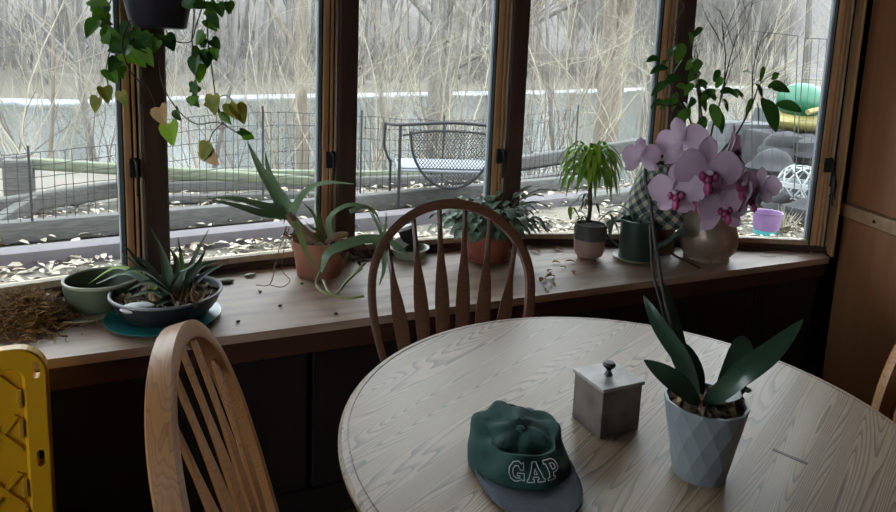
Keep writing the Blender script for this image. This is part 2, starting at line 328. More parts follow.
for i in range(14):                    # vertical tongue and groove boards under the sill
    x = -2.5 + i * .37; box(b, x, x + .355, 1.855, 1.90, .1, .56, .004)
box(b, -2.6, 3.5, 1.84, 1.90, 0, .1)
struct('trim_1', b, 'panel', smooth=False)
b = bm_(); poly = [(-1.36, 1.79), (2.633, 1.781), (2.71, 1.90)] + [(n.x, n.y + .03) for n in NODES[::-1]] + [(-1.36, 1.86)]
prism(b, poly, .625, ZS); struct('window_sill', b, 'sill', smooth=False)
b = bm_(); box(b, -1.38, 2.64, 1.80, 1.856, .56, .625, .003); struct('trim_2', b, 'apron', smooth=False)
b = bm_(); prism(b, [(n.x, n.y + .035) for n in NODES[::-1]] + [(-1.3, 1.952), (2.7, 1.962)], -.1, .625); struct('wall_bow', b, 'cover', smooth=False)
b = bm_(); prism(b, [(n.x, n.y + .06) for n in NODES[::-1]] + [(-1.4, 1.80), (2.72, 1.80)], 2.2, 2.3); struct('ceiling_bow', b, 'ceil', smooth=False)
def seg(b, A, d, n, s0, s1, n0, n1, z0, z1, bev=0):   # box measured along a window's own axes
    c = A + d * ((s0 + s1) / 2) + n * ((n0 + n1) / 2)
    obox(b, p3(c, (z0 + z1) / 2), p3(d * ((s1 - s0) / 2), 0), p3(n * ((n1 - n0) / 2), 0), (0, 0, (z1 - z0) / 2), bev)
for i in range(6):
    A, B = NODES[i], NODES[i + 1]; d = (B - A); Ln = d.length; d = d / Ln; n = V((-d.y, d.x))
    b = bm_(); seg(b, A, d, n, .0, Ln, -.02, .05, ZS + .012, ZS + .026, .002); seg(b, A, d, n, .0, Ln, -.035, .03, ZS, ZS + .012)
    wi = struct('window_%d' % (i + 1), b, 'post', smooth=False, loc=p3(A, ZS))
    b = bm_(); seg(b, A, d, n, .03, Ln - .1, -.012, .03, ZS + .026, ZS + .048, .003); seg(b, A, d, n, .03, Ln - .1, -.004, .03, ZT, ZS + 1.55)
    struct('sash_rail', b, 'bead', wi, smooth=False)
    e = Ln - .035
    b = bm_(); seg(b, A, d, n, e - .066, e - .053, .004, .035, ZS + .026, 2.2); seg(b, A, d, n, .02, .045, .004, .03, ZS + .026, 2.2); struct('glazing_gasket', b, 'gasket', wi, smooth=False)
    b = bm_(); seg(b, A, d, n, e - .051, e - .030, -.012, .03, ZS + .026, 2.2, .003); struct('sash_stile', b, 'stile', wi, smooth=False)
    b = bm_(); seg(b, A, d, n, e - .024, e - .016, -.016, .03, ZS + .012, 2.2, .002); struct('stop_bead', b, 'stile', wi, smooth=False)
    b = bm_(); seg(b, A, d, n, e - .008, e - .002, -.02, .03, ZS + .012, 2.2, .002); struct('pale_bead', b, 'bead', wi, smooth=False)
    b = bm_(); seg(b, A, d, n, e - .055, e + .03, .0, .02, ZS + .01, 2.2); struct('frame_back', b, 'black', wi, smooth=False)
    b = bm_(); seg(b, A, d, n, .03, e - .06, .014, .019, ZS + .045, ZT + .02); g = struct('glass', b, 'glass', wi, smooth=False)
    b = bm_(); s = e - .02
    seg(b, A, d, n, s - .02, s + .012, -.026, -.012, 1.0, 1.06, .003); c = A + d * (s - .004)
    tube(b, [p3(c - n * .03, 1.06), p3(c - n * .052, 1.05), p3(c - n * .056, 1.0), p3(c - n * .05, .945)], [.006, .006, .005, .004], 8)
    struct('sash_latch', b, 'steel', wi)
for i in range(7):
    A = NODES[i]; d = (NODES[min(i + 1, 6)] - NODES[max(i - 1, 0)]).normalized(); n = V((-d.y, d.x))
    if i == 6: continue
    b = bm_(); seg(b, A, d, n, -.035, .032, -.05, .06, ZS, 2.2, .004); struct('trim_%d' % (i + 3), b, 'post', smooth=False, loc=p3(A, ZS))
b = bm_()
q = [V((2.716, 1.872)), V((2.646, 1.783)), V((2.655, 1.779)), V((2.726, 1.868))]
prism(b, q, ZS, 2.2); struct('trim_9', b, 'jamb', smooth=False, loc=p3(q[1], ZS))
b = bm_(); prism(b, [(-1.30, 1.90), (-1.36, 1.79), (-1.39, 1.79), (-1.36, 1.92)], ZS, 2.2); struct('trim_10', b, 'jamb', smooth=False)

# right hand cabinet
ca_, cd_ = V((2.772, 1.834)), V((-.404, -.915)); cn_ = V((.915, -.404))
t = thing('wall_cabinet', 'tall orange-brown wooden cabinet at the right edge, with a blond ledge', 'cabinet', p3(ca_, 0))
def cseg(b, s0, s1, n0, n1, z0, z1, bev=0): seg(b, ca_, cd_, cn_, s0, s1, n0, n1, z0, z1, bev)
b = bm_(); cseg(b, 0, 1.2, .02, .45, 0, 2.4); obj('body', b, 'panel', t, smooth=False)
b = bm_(); cseg(b, 0, 1.2, 0, .02, .87, 2.38, .004); o = obj('door', b, 'cab', t, smooth=False)
b = bm_(); cseg(b, 0.01, 1.2, -.012, .02, .06, .81, .006); obj('lower_panel', b, 'cab', t, smooth=False)
b = bm_(); cseg(b, -.01, 1.22, -.03, .02, .815, .868, .005); obj('ledge', b, 'cabtrim', t, smooth=False)
b = bm_(); p = ca_ + cd_ * .24 - cn_ * .031; ell(b, p3(p, .84), .007, .007, .007); obj('screw', b, 'iron', t)

# ------------------------------------------------------------------ table and chairs
TC = V((.815, .898)); TR = .532; TZ = .75
t = thing('dining_table', 'round pale oak dining table in front of the window seat', 'table', p3(TC, 0))
b = bm_(); lathe(b, p3(TC, 0), [(0, .722), (TR - .03, .722), (TR - .012, .726), (TR, .736), (TR, .743), (TR - .006, .749), (TR - .016, .75), (TR - .0165, .7485), (TR - .0185, .7485), (TR - .019, .75), (0, .75)], 128)
obj('tabletop', b, 'table', t)
b = bm_(); lathe(b, p3(TC, 0), [(TR - .1, .65), (TR - .08, .65), (TR - .08, .722), (TR - .1, .722), (TR - .1, .65)], 96); obj('apron', b, 'chair', t)
b = bm_(); lathe(b, p3(TC, 0), [(0, .1), (.1, .1), (.11, .16), (.07, .22), (.06, .4), (.085, .52), (.07, .6), (.12, .66), (.12, .72), (0, .72)], 32); obj('pedestal', b, 'chair', t)
for k in range(4):
    a = pi / 4 + k * pi / 2; dd = V((cos(a), sin(a), 0)); b = bm_()
    tube(b, [p3(TC, .2) + dd * .07, p3(TC, .17) + dd * .2, p3(TC, .07) + dd * .36, p3(TC, .03) + dd * .42], [.04, .035, .03, .028], 8); obj('foot', b, 'chair', t)
b = bm_(); c = p3(V((1.009, .707)), .7503); obox(b, c, V((.012, -.034, 0)) * .8, V((.0035, .0015, 0)), (0, 0, .0004)); obj('scuff', b, 'post', t, smooth=False)

def bow_pts(hw, top, basew=.165, wm=.32):
    r = [(basew + (hw - basew) * sin(i / 16 * pi / 2), i / 16 * wm) for i in range(17)]
    r += [(hw * cos(a), wm + (top - wm) * sin(a)) for a in [k / 22 * pi / 2 for k in range(1, 23)]]
    return r + [(-u, w_) for u, w_ in r[-2::-1]]
def chair(label, x, y, yaw, rake, hw=.232, top=.567, m='chair', nsl=7):
    t = thing('dining_chair', label, 'chair', (0, 0, 0), 'bow-back oak chairs around the table')
    up = V((0, sin(rake), cos(rake))); bk = V((0, cos(rake), -sin(rake)))
    P = lambda u, w_, dd=0: V((u, 0, .45)) + up * w_ + bk * dd
    b = bm_(); op = bow_pts(hw, top); ip = bow_pts(hw - .024, top - .028, .145, .32); rings = []
    for (u, w_), (iu, iw) in zip(op, ip):
        rings.append([b.verts.new(P(u, w_, -.012)), b.verts.new(P(u + (u - iu) * 0, w_, .018)), b.verts.new(P(u * .6 + iu * .4, w_ * .6 + iw * .4, .024)), b.verts.new(P(iu, iw, .019)), b.verts.new(P(iu, iw, -.012)), b.verts.new(P(u * .5 + iu * .5, w_ * .5 + iw * .5, -.0155))])
    for r0, r1 in zip(rings, rings[1:]):
        for k in range(6): b.faces.new((r0[k], r0[(k + 1) % 6], r1[(k + 1) % 6], r1[k]))
    b.faces.new(rings[0][::-1]); b.faces.new(rings[-1]); obj('back_bow', b, m, t)
    for i in range(nsl):                # arrow shaped slats fanning up to the bow
        f = (i - (nsl - 1) / 2) / ((nsl - 1) / 2); u0 = f * .115; u1 = f * (hw - .055)
        w1 = .32 + (top - .032 - .32) * sqrt(max(0, 1 - (u1 / (hw - .02)) ** 2)) + .004
        b = bm_(); rr = []
        for k in range(15):
            x_ = k / 14; wd = [.0105, .012, .0135, .0155, .0175, .019, .0205, .021, .0195, .0165, .012, .0085, .0075, .007, .007][k]; th = .0055
            u = u0 + (u1 - u0) * x_ ** 1.05; w_ = w1 * x_; dd = -.006 * sin(pi * x_) + .003
            rr.append([b.verts.new(P(u - wd, w_, dd - th * .5)), b.verts.new(P(u, w_, dd - th)), b.verts.new(P(u + wd, w_, dd - th * .5)), b.verts.new(P(u + wd, w_, dd + th * .5)), b.verts.new(P(u, w_, dd + th)), b.verts.new(P(u - wd, w_, dd + th * .5))])
        for r0, r1 in zip(rr, rr[1:]):
            for k in range(6): b.faces.new((r0[k], r0[(k + 1) % 6], r1[(k + 1) % 6], r1[k]))
        b.faces.new(rr[0][::-1]); b.faces.new(rr[-1]); obj('slat', b, m, t)
    b = bm_(); prof = []
    for k in range(36):
        a = 2 * pi * k / 36; r = (abs(cos(a)) ** 3.2 + abs(sin(a)) ** 3.2) ** (-1 / 3.2); prof.append((r * cos(a) * (.22 if sin(a) < 0 else .2), -.2 + r * sin(a) * .225))
    prism(b, prof, .425, .455); es = [e for e in b.edges if abs(e.verts[0].co.z - e.verts[1].co.z) < 1e-4]; bmesh.ops.bevel(b, geom=es, offset=.008, segments=2, affect='EDGES'); obj('seat', b, m, t)
    for sx in (-1, 1):
        for yf, yb in ((-.34, -.40), (-.06, .0)):
            b = bm_(); tp = V((sx * .14, yf, .43)); bt = V((sx * .205, yb, 0)); tube(b, [tp.lerp(bt, k / 6) for k in range(7)], [.014, .018, .015, .02, .017, .015, .012], 10); obj('leg', b, m, t)
        b = bm_(); tube(b, [(sx * .172, -.365, .22), (sx * .172, -.2, .22), (sx * .172, -.035, .22)], [.008, .012, .008], 8); obj('stretcher', b, m, t)
    b = bm_(); tube(b, [(-.172, -.2, .22), (0, -.2, .22), (.172, -.2, .22)], [.007, .011, .007], 8); obj('stretcher', b, m, t)
    t.location = (x, y, 0); t.rotation_euler = (0, 0, yaw)
    return t
chair('bow-back oak chair behind the table, coloured dark for backlit shade, its back against the window seat', .800, 1.600, -.30, .29, .246, .572, 'chair_shaded', 6)
chair('honey oak bow-back chair in the left foreground, seen almost edge-on', .195, .954, 1.338, .287, .236, .572, 'chair', 6)
chair('light oak bow-back chair at the right edge, only a curved back limb showing', 1.407, .692, -1.909, .287)
# ------------------------------------------------------------------ outdoors
rnd = random.Random(11)
def world(l, d): return V((LAT.x * l + FWD.x * d, LAT.y * l + FWD.y * d))
def ld(x, y): return LAT.x * x + LAT.y * y, FWD.x * x + FWD.y * y
def dn(l): return 19.5 + .18 * l                       # near bank of the river
FB = [(-200, 8), (-60, 24), (-21, 37), (-17, 45), (-2.6, 63), (14, 84), (31, 110), (60, 150), (300, 420)]
def df(l):
    for (a, da), (c_, dc) in zip(FB, FB[1:]):
        if l <= c_: return da + (dc - da) * (l - a) / (c_ - a)
    return FB[-1][1]
def sm(x): x = max(0, min(1, x)); return x * x * (3 - 2 * x)
def gz(x, y):
    l, d = ld(x, y); n_, f_ = dn(l), max(df(l), dn(l) + 6); u = .05 * sin(x * .9 + 1) * sin(y * .8) + .1 * sin(x * .23) * sin(y * .31 + 1)
    if d < n_: return .16 * (1 - sm((d - 5.5) / (n_ - 7))) - 1.75 * sm((d - 5.5) / (n_ - 6.5)) + u * sm((d - 4.5) / 3)
    if d < f_ + .5: return -2.4
    e = (d - f_) * .72
    return -1.75 + 1.0 * sm(e / 4) + 1.2 * sm(e / 18) + 26 * sm((e - 10) / 85) * (1 + 2.2 * sm((l - 20) / 70)) + u * 3
def grid(ls, ds):
    b = bm_(); g = [[b.verts.new((*world(l, d), 0)) for l in ls] for d in ds]
    for row in g:
        for v in row: v.co.z = gz(v.co.x, v.co.y)
    for r0, r1 in zip(g, g[1:]):
        for k in range(len(ls) - 1): b.faces.new((r0[k], r0[k + 1], r1[k + 1], r1[k]))
    return b
b = grid([-14 + i * .45 for i in range(75)], [-12.3 + i * .5 for i in range(75)])
dead = [v for v in b.verts if -2.8 < v.co.y < 1.96 and -2.7 < v.co.x < 3.6]; bmesh.ops.delete(b, geom=dead, context='VERTS')
struct('ground', b, 'ground')
ls = [-150 + i * 5.5 for i in range(100)]
b = bm_(); rows = []
for k in range(46):
    off = [0, .3, 1, 2, 3, 4.5][k] if k < 6 else 4.5 + (k - 5) * 3.6; row = []
    for l in ls:
        x_, y_ = world(l, max(df(l), dn(l) + 6) + .5 + off); row.append(b.verts.new((x_, y_, gz(x_, y_) + (rnd.uniform(-.5, .5) if k > 6 else 0))))
    rows.append(row)
for r0, r1 in zip(rows, rows[1:]):
    for k in range(len(ls) - 1): b.faces.new((r0[k], r0[k + 1], r1[k + 1], r1[k]))
for f in b.faces: f.material_index = 0
fh = struct('ground_far_bank', b, 'far'); fh.data.materials.append(M['fbank'])
for p in fh.data.polygons: p.material_index = 1 if p.index < 9 * (len(ls) - 1) else 0
b = bm_(); quad(b, V((*world(-260, 5), -1.6)), V((*world(260, 5), -1.6)), V((*world(420, 460), -1.6)), V((*world(-260, 460), -1.6))); o = struct('river_water', b, 'water', smooth=False); o['kind'] = 'structure'
b = bm_(); up, dnv = [], []
for i in range(90):
    l = -60 + i * 1.5; f_ = max(df(l), dn(l) + 6); wd = (f_ * .045 + .4) * (1 + .25 * sin(l * .9) + .15 * sin(l * 2.3)) * 1.6
    a = world(l, f_ + .6); c_ = world(l, f_ - wd); up.append((b.verts.new((*a, -1.5)), b.verts.new((*c_, -1.52)), b.verts.new((*c_, -1.62))))
for r0, r1 in zip(up, up[1:]):
    for k in range(2): b.faces.new((r0[k], r0[k + 1], r1[k + 1], r1[k]))
o = struct('ground_pale_strip', b, 'palestrip')  # pale flat strip along the foot of the far bank

# terrace edging, timbers and leaf litter below the windows
cb0, cb1 = V((-2.6, 3.98)), V((5.2, 5.03)); d = (cb1 - cb0).normalized(); n = V((-d.y, d.x))
b = bm_(); seg(b, cb0, d, n, 0, 7.9, 0, .17, .08, .26, .012)
tag(obj('stone_edging', b, 'curb', None, p3(cb0, .08)), 'long lilac-grey stone edging of the terrace outside the windows', 'edging')
for a_, c_, lab in (((-2.6, 4.62), (1.0, 5.05), 'weathered timber lying along the foot of the wire fence, left half'), ((1.05, 5.03), (4.6, 5.6), 'weathered timber lying along the foot of the wire fence, right half')):
    b = bm_(); bar(b, V((*a_, .24)), V((*c_, .24)), .1, .14, .015); tag(obj('landscape_timber', b, 'timber', None, V((*a_, .17))), lab, 'timber', 'timbers along the fence')
b = bm_()
for _ in range(9000):
    x_, y_ = rnd.uniform(-2.4, 4.9), rnd.uniform(2.05, 4.4)
    if y_ < (lambda q: 2.12 + .34 * max(0, 1 - ((q - .8) / 2.0) ** 2))(x_): continue
    if rnd.random() < .2: y_ = rnd.uniform(4.5, 6.5)
    z = max(gz(x_, y_), .1 if y_ < 4.5 else -9) + rnd.uniform(.005, .05); s_ = rnd.uniform(.014, .045); a = rnd.uniform(0, 6.28); tl = rv(rnd, .35)
    u = V((cos(a), sin(a), tl.x)) * s_; v_ = V((-sin(a), cos(a), tl.y)) * s_ * rnd.uniform(.4, .7); c_ = V((x_, y_, z)); lift = V((0, 0, s_ * .25))
    p = [c_ - u, c_ - u * .3 + v_ + lift, c_ + u * .5 + v_ * .8 + lift, c_ + u, c_ + u * .4 - v_ + lift, c_ - u * .4 - v_ * .8 + lift]; vs = [b.verts.new(q) for q in p]; c0 = b.verts.new(c_ - lift * .1)
    for k in range(6): b.faces.new((vs[k], vs[(k + 1) % 6], c0))
tag(obj('leaf_litter', b, 'litter', None, (1, 3.4, .15)), 'bleached fallen leaves covering the ground between the windows and the stone edging', 'leaf litter', None, 'stuff')
b = bm_()
for _ in range(160):
    x_, y_ = rnd.uniform(-2.2, 4.8), rnd.uniform(2.6, 4.2); a = rnd.uniform(0, 6.28); L_ = rnd.uniform(.08, .3); p = V((x_, y_, .2)); q = p + V((cos(a), sin(a), rnd.uniform(-.05, .08))) * L_; tube(b, [p, p.lerp(q, .5) + rv(rnd, .02), q], [.005, .004, .002], 4)
tag(obj('fallen_twigs', b, 'twig', None, (1, 3.4, .2)), 'small fallen twigs strewn over the leaf litter by the windows', 'twigs', None, 'stuff')

# welded wire fence
t = thing('wire_fence', 'low welded wire garden fence running past all the windows', 'fence', (-2.6, 4.7, .1))
fpts = [V((-2.8, 4.66)), V((-.6, 4.82)), V((.9, 5.28)), V((2.6, 5.62)), V((4.3, 5.9))]
fz = lambda x_: .78 + .05 * sin(x_ * 1.7) + (.13 if x_ > 0 else .0)
b = bm_()
for a_, c_ in zip(fpts, fpts[1:]):
    L_ = (c_ - a_).length; k = int(L_ / .062)
    for i in range(k):
        p = a_.lerp(c_, i / k); j = rnd.uniform(-.012, .012); tube(b, [(p.x, p.y, .1), (p.x + j, p.y + j, .45), (p.x + j * 1.5, p.y - j, fz(p.x))], .0028, 3, False)
for r in range(9):
    pts = []
    for a_, c_ in zip(fpts, fpts[1:]):
        for i in range(18): p = a_.lerp(c_, i / 18); pts.append(V((p.x, p.y + rnd.uniform(-.006, .006), .14 + (fz(p.x) - .14) * r / 8 + rnd.uniform(-.006, .006))))
    tube(b, pts, .0028, 3, False)
obj('wire_mesh', b, 'wire', t)
for p in fpts + [(fpts[0] + fpts[1]) / 2, (fpts[1] + fpts[2]) / 2, (fpts[2] + fpts[3]) / 2]:
    b = bm_(); tube(b, [(p.x, p.y, .05), (p.x, p.y, fz(p.x) + .05)], .008, 6); obj('fence_stake', b, 'wire', t)
# old rail fence behind it
t = thing('rail_fence', 'old weathered rail fence with mossy rails behind the wire fence', 'fence', V((*world(-3.2, 5.1), -.1)))
def rail(a_, c_, w_, h_, m, name='rail'): b = bm_(); bar(b, at(*a_), at(*c_), w_, h_, .02); obj(name, b, m, t, smooth=False)
b = bm_(); p = at(22, 225, 5.05); bar(b, V((p.x, p.y, -.6)), V((p.x, p.y, at(22, 157, 5.05).z)), .19, .17, .02, up=(0, 1, 0)); obj('fence_post', b, 'timber', t, smooth=False)
rail((24, 163, 5.0), (310, 181, 5.9), .1, .085, 'timberg'); rail((-40, 165, 5.2), (24, 160, 5.0), .1, .08, 'timber')
rail((-40, 213, 4.6), (150, 184, 5.6), .1, .13, 'timber'); rail((-30, 244, 4.4), (40, 198, 5.0), .1, .12, 'timber'); rail((120, 200, 5.4), (330, 196, 6.0), .1, .07, 'timber')
rail((160, 174, 5.9), (420, 176, 7.0), .1, .1, 'timberg'); rail((160, 187, 5.9), (520, 177, 7.4), .1, .1, 'timber')
b = bm_(); p = at(430, 200, 7.1); bar(b, V((p.x, p.y, -.9)), V((p.x, p.y, at(430, 165, 7.1).z)), .17, .17, .02, up=(0, 1, 0)); obj('fence_post', b, 'timber', t, smooth=False)
rail((430, 176, 7.0), (662, 141, 8.2), .13, .14, 'timber'); rail((505, 186, 7.0), (600, 173, 7.6), .12, .14, 'timber'); rail((540, 207, 5.9), (680, 190, 6.3), .12, .12, 'timber'); rail((500, 170, 7.4), (560, 160, 7.8), .1, .1, 'timber')
b = bm_(); p = at(650, 190, 8.1); bar(b, V((p.x, p.y, -.9)), V((p.x, p.y, at(650, 138, 8.1).z)), .17, .17, .02, up=(0, 1, 0)); obj('fence_post', b, 'timber', t, smooth=False)

# wrought iron mesh bench, its back to the house
bo = on(398, 213, .18); e_ = on(520, 210, .18); bx = V((LAT.x, LAT.y, 0)); by = V((FWD.x, FWD.y, 0)); bx = (bx * .98 + by * .10).normalized(); by = V((-bx.y, bx.x, 0))
t = thing('garden_bench', 'dark iron garden bench with a mesh back and pale mesh seat behind the wire fence', 'bench', (bo.x, bo.y, .18))
W_ = .84; B3 = lambda u, v_, z: V((bo.x, bo.y, .18)) + bx * u + by * v_ + V((0, 0, z))
b = bm_(); tube(b, spline([B3(-.12, .5, .68), B3(.0, .0, .715), B3(W_ / 2, -.04, .745), B3(W_, 0, .72), B3(W_ + .12, .5, .68)], 40), .013, 8); tube(b, spline([B3(.02, 0, .63), B3(.2, -.01, .665), B3(W_ / 2, -.02, .675), B3(W_ - .2, -.01, .665), B3(W_ - .02, 0, .63)], 30), .009, 6); obj('top_rail', b, 'steel', t)
hang = lambda u: .665 - .46 * max(0, 1 - ((u - W_ / 2) / (W_ / 2 - .08)) ** 2) ** .5   # lower outline of the mesh back
b = bm_(); n_ = 36; tube(b, [B3(.08 + (W_ - .16) * i / n_, .04 * (.665 - hang(.08 + (W_ - .16) * i / n_)), hang(.08 + (W_ - .16) * i / n_)) for i in range(n_ + 1)], .011, 6); obj('back_hoop', b, 'steel', t)
b = bm_(); st_ = .021
for i in range(-30, 62):
    for sg in (1, -1):
        run = []
        for k in range(60):
            u = i * st_ * 1.3 + sg * k * .012 + (0 if sg > 0 else .6); z = .675 - k * .0165
            if .08 < u < W_ - .08 and z > hang(u): run.append(B3(u, .02, z))
            elif len(run) > 1: tube(b, run[::max(1, len(run) - 1)] if len(run) > 1 else run, .003, 3, False); run = []
            else: run = []
        if len(run) > 1: tube(b, run[::len(run) - 1], .003, 3, False)
obj('back_mesh', b, 'steel', t)
b = bm_(); obox(b, B3(W_ / 2, .30, .36), bx * (W_ / 2 - .02), by * .26, (0, 0, .008), .004); obj('seat_mesh', b, 'seat', t)
b = bm_(); tube(b, [B3(0, .02, .345), B3(W_, .02, .345), B3(W_ + .02, .58, .35), B3(-.02, .58, .35), B3(0, .02, .345)], .013, 6); obj('seat_frame', b, 'seat', t)
for u in (0, W_):
    b = bm_(); tube(b, [B3(u, 0, .715), B3(u, 0, 0)], .013, 8); obj('leg', b, 'steel', t)
    s_ = -.07 if u == 0 else .07
    b = bm_(); tube(b, spline([B3(u + s_ * 1.6, .5, .68), B3(u + s_ * 1.7, .52, .48), B3(u + s_ * 1.1, .54, .36), B3(u + s_ * .9, .55, .36)], 10) + [B3(u + s_ * .9, .55, 0)], .012, 8); obj('leg', b, 'steel', t)

# things standing about beyond the right hand window
def gp(px, py, z=.18): return on(px, py, z)
t0_ = at(760, 236, 6.2); t = thing('wire_pen', 'tall thin wire pen panels outside the right-hand window', 'pen', (t0_.x, t0_.y, .1))
def rods(name, pts_top, pts_bot, rows, cols):
    b = bm_(); A0, A1, B0, B1 = (at(*q) for q in (*pts_top, *pts_bot))
    for i in range(cols + 1): tube(b, [A0.lerp(A1, i / cols), B0.lerp(B1, i / cols)], .004 if i in (0, cols) else .002, 4)
    for j in range(rows + 1): tube(b, [A0.lerp(B0, j / rows), A1.lerp(B1, j / rows)], .004 if j in (0, rows) else .002, 4)
    obj(name, b, 'wire', t)
rods('panel', ((752, 31, 6.2), (798, 36, 6.0)), ((752, 240, 6.2), (790, 240, 6.0)), 4, 4); rods('panel', ((805, 38, 5.6), (842, 40, 5.3)), ((790, 244, 5.6), (826, 246, 5.3)), 5, 5)
rods('panel', ((700, 126, 6.6), (752, 122, 6.2)), ((702, 232, 6.6), (752, 238, 6.2)), 7, 6)
# green and yellow plastic play boat
c = at(803, 112, 7.4); t = thing('toy_slide', 'green and yellow plastic play boat outside, at the top of the right-hand window', 'toy', (c.x, c.y, c.z - .25))
b = bm_(); ell(b, (c.x, c.y, c.z - .1), .38, .3, .13, 20, 12); obj('tub', b, 'toyy', t)
b = bm_(); ell(b, c + V((-.12, -.05, .12)), .24, .25, .2, 20, 12); obj('hood', b, 'toyg', t)
b = bm_(); tube(b, spline([c + V((-.3, -.28, .02)), c + V((0, -.3, .1)), c + V((.22, -.25, .3)), c + V((.3, -.1, .34))], 12), .03, 8); obj('trim_rail', b, 'toyy', t)
# crate it stands on, draped in grey
b = bm_(); q = gp(793, 180, .0); obox(b, V((c.x, c.y, c.z - .62)), bx * .5, by * .3, (0, 0, .4), .06); tag(obj('covered_crate', b, 'rock', None, (c.x, c.y, .0)), 'dark heap under the play boat at the right of the right-hand window', 'crate')
c = at(738, 152, 8.0); b = bm_(); obox(b, c, bx * .34 , by * .25, (0.08, 0, .36), .05); tag(obj('covered_grill', b, 'cover', None, (c.x, c.y, c.z - .36)), 'pale grey sheet-covered box outside, left part of the right-hand window', 'box')
c = at(776, 128, 8.6); b = bm_(); obox(b, c, bx * .22 + V((0, 0, -.05)), by * .25, V((.06, 0, .2)), .03); tag(obj('grey_bin', b, 'cover', None, (c.x, c.y, c.z - .2)), 'grey box outside behind the orchid, below the play boat', 'box')
k_ = 0
for px, py, d_, r, lab in ((772, 168, 6.6, .2, 'dark rock outside left of the woven ball'), (785, 150, 7.0, .24, 'dark rock outside below the play boat'), (766, 190, 6.2, .16, 'small dark rock outside above the violet pail'), (804, 214, 5.6, .16, 'dark rock outside right of the violet pail'), (782, 204, 5.9, .15, 'dark rock outside below the woven ball'), (745, 216, 6.1, .17, 'dark rock outside left of the violet pail'), (806, 150, 6.9, .2, 'dark rock outside above the woven ball'), (727, 190, 6.6, .2, 'dark rock outside behind the orchid flowers')):
    c = at(px, py, d_); b = bm_(); bmesh.ops.create_icosphere(b, subdivisions=3, radius=1); ph = rnd.uniform(0, 6)
    for v in b.verts: kk = r * (1 + .18 * sin(3 * v.co.x + ph) * sin(4 * v.co.y + ph) + .1 * sin(7 * v.co.z + ph)); v.co = c + V((v.co.x * kk * 1.2, v.co.y * kk, v.co.z * kk * .8))
    tag(obj('rock', b, 'rock', None, (c.x, c.y, c.z - r * .7)), lab, 'rock', 'rocks outside the right-hand window'); k_ += 1
c = at(799, 184, 5.8); r = .17; t = thing('woven_ball', 'white openwork woven basket ball among the rocks outside', 'ball', (c.x, c.y, c.z - r)); b = bm_()
for k in range(8):
    for tl in (.5, -.5):
        ax = Matrix.Rotation(k * pi / 8 * 2, 3, 'Z') @ Matrix.Rotation(tl + .6, 3, 'X'); tube(b, [c + ax @ V((r * cos(i * pi / 12), r * sin(i * pi / 12), 0)) for i in range(25)], .007, 5)
obj('weave', b, 'wicker', t)
c = gp(765, 237, .16); t = thing('plastic_pail', 'small violet and turquoise plastic pail outside the right-hand window', 'pail', (c.x, c.y, .16))
b = bm_(); lathe(b, (c.x, c.y, .16), [(0, 0), (.085, 0), (.09, .06)], 28); obj('band', b, 'pailt', t)
b = bm_(); lathe(b, (c.x, c.y, .16), [(.09, .06), (.105, .19), (.112, .195), (.112, .2), (.1, .198), (.085, .03), (0, .03)], 28); obj('body', b, 'pailp', t)
c = gp(786, 233, .16); b = bm_()
for _ in range(70): a, el = rnd.uniform(0, 6.28), rnd.uniform(.3, 1.5); q = c + V((cos(a) * cos(el), sin(a) * cos(el), sin(el))) * rnd.uniform(.1, .24); tube(b, [c + rv(rnd, .03), c.lerp(q, .6) + rv(rnd, .03), q], [.004, .003, .001], 4)
tag(obj('dry_grass_tuft', b, 'twigp', None, c), 'tuft of dry stalks beside the violet pail outside', 'grass tuft', None, 'stuff')

# ------------------------------------------------------------------ bare trees
def grow(b, rnd, p, d, L_, r, lv, sides=5, spread=.75, wob=.12, kids=(3, 5), tb=None, upb=.12):
    n_ = 5 if lv > 1 else 3; pts = [p.copy()]; q = p.copy(); dd = d.copy()
    for i in range(n_): dd = (dd + rv(rnd, wob) + V((0, 0, upb * .3))).normalized(); q = q + dd * L_ / n_; pts.append(q.copy())
    tube(b if (tb is None or lv >= 3) else tb, pts, [r * (1 - .62 * i / n_) for i in range(n_ + 1)], max(3, sides), lv > 1)
    if lv <= 0: return
    for k in range(rnd.randint(*kids)):
        s_ = rnd.uniform(.3, 1.0); i = min(n_ - 1, int(s_ * n_)); o = pts[i].lerp(pts[i + 1], s_ * n_ - i if i < n_ else 0)
        nd = (dd + rv(rnd, 1) * spread + V((0, 0, upb))).normalized(); grow(b, rnd, o, nd, L_ * rnd.uniform(.42, .7), r * (1 - .6 * s_) * rnd.uniform(.45, .65), lv - 1, max(3, sides - 1), spread, wob * 1.25, kids, tb, upb)
TREE_N = [0]
def tree(px, d_, h, r, lean, label, m='treeg', seed=1, lv=4, kids=(4, 6), group=None, cat='tree', fork=0, zoff=0):
    rr = random.Random(seed); x_, y_ = (lambda q: (q.x, q.y))(at(px, 166, d_)); z = gz(x_, y_) - .15
    t = thing('bare_tree' if cat == 'tree' else 'bare_shrub', label, cat, (x_, y_, z), group)
    b, tb = bm_(), bm_(); p = V((x_, y_, z)); d = (V((0, 0, 1)) + V((LAT.x, LAT.y, 0)) * lean).normalized()
    grow(b, rr, p, d, h, r, lv, 8, .8, .05, kids, tb, .1)
    if fork: grow(b, rr, p + d * h * .12, (d + V((LAT.x, LAT.y, 0)) * fork).normalized(), h * .9, r * .75, lv, 8, .8, .05, kids, tb, .1)
    obj('trunk', b, m, t); o = obj('twigs', tb, 'twig' if m == 'treeg' else 'twigp', t)
tree(430, 17.5, 9, .27, .06, 'big grey twin-trunked bare tree seen above the garden bench', 'treeg', 3, 4, (4, 6), None, 'tree', .16)
tree(605, 15, 9, .30, -.02, 'broad tan bare tree standing before the river right of the middle window post', 'treet', 5, 4, (4, 5), None, 'tree', .08)
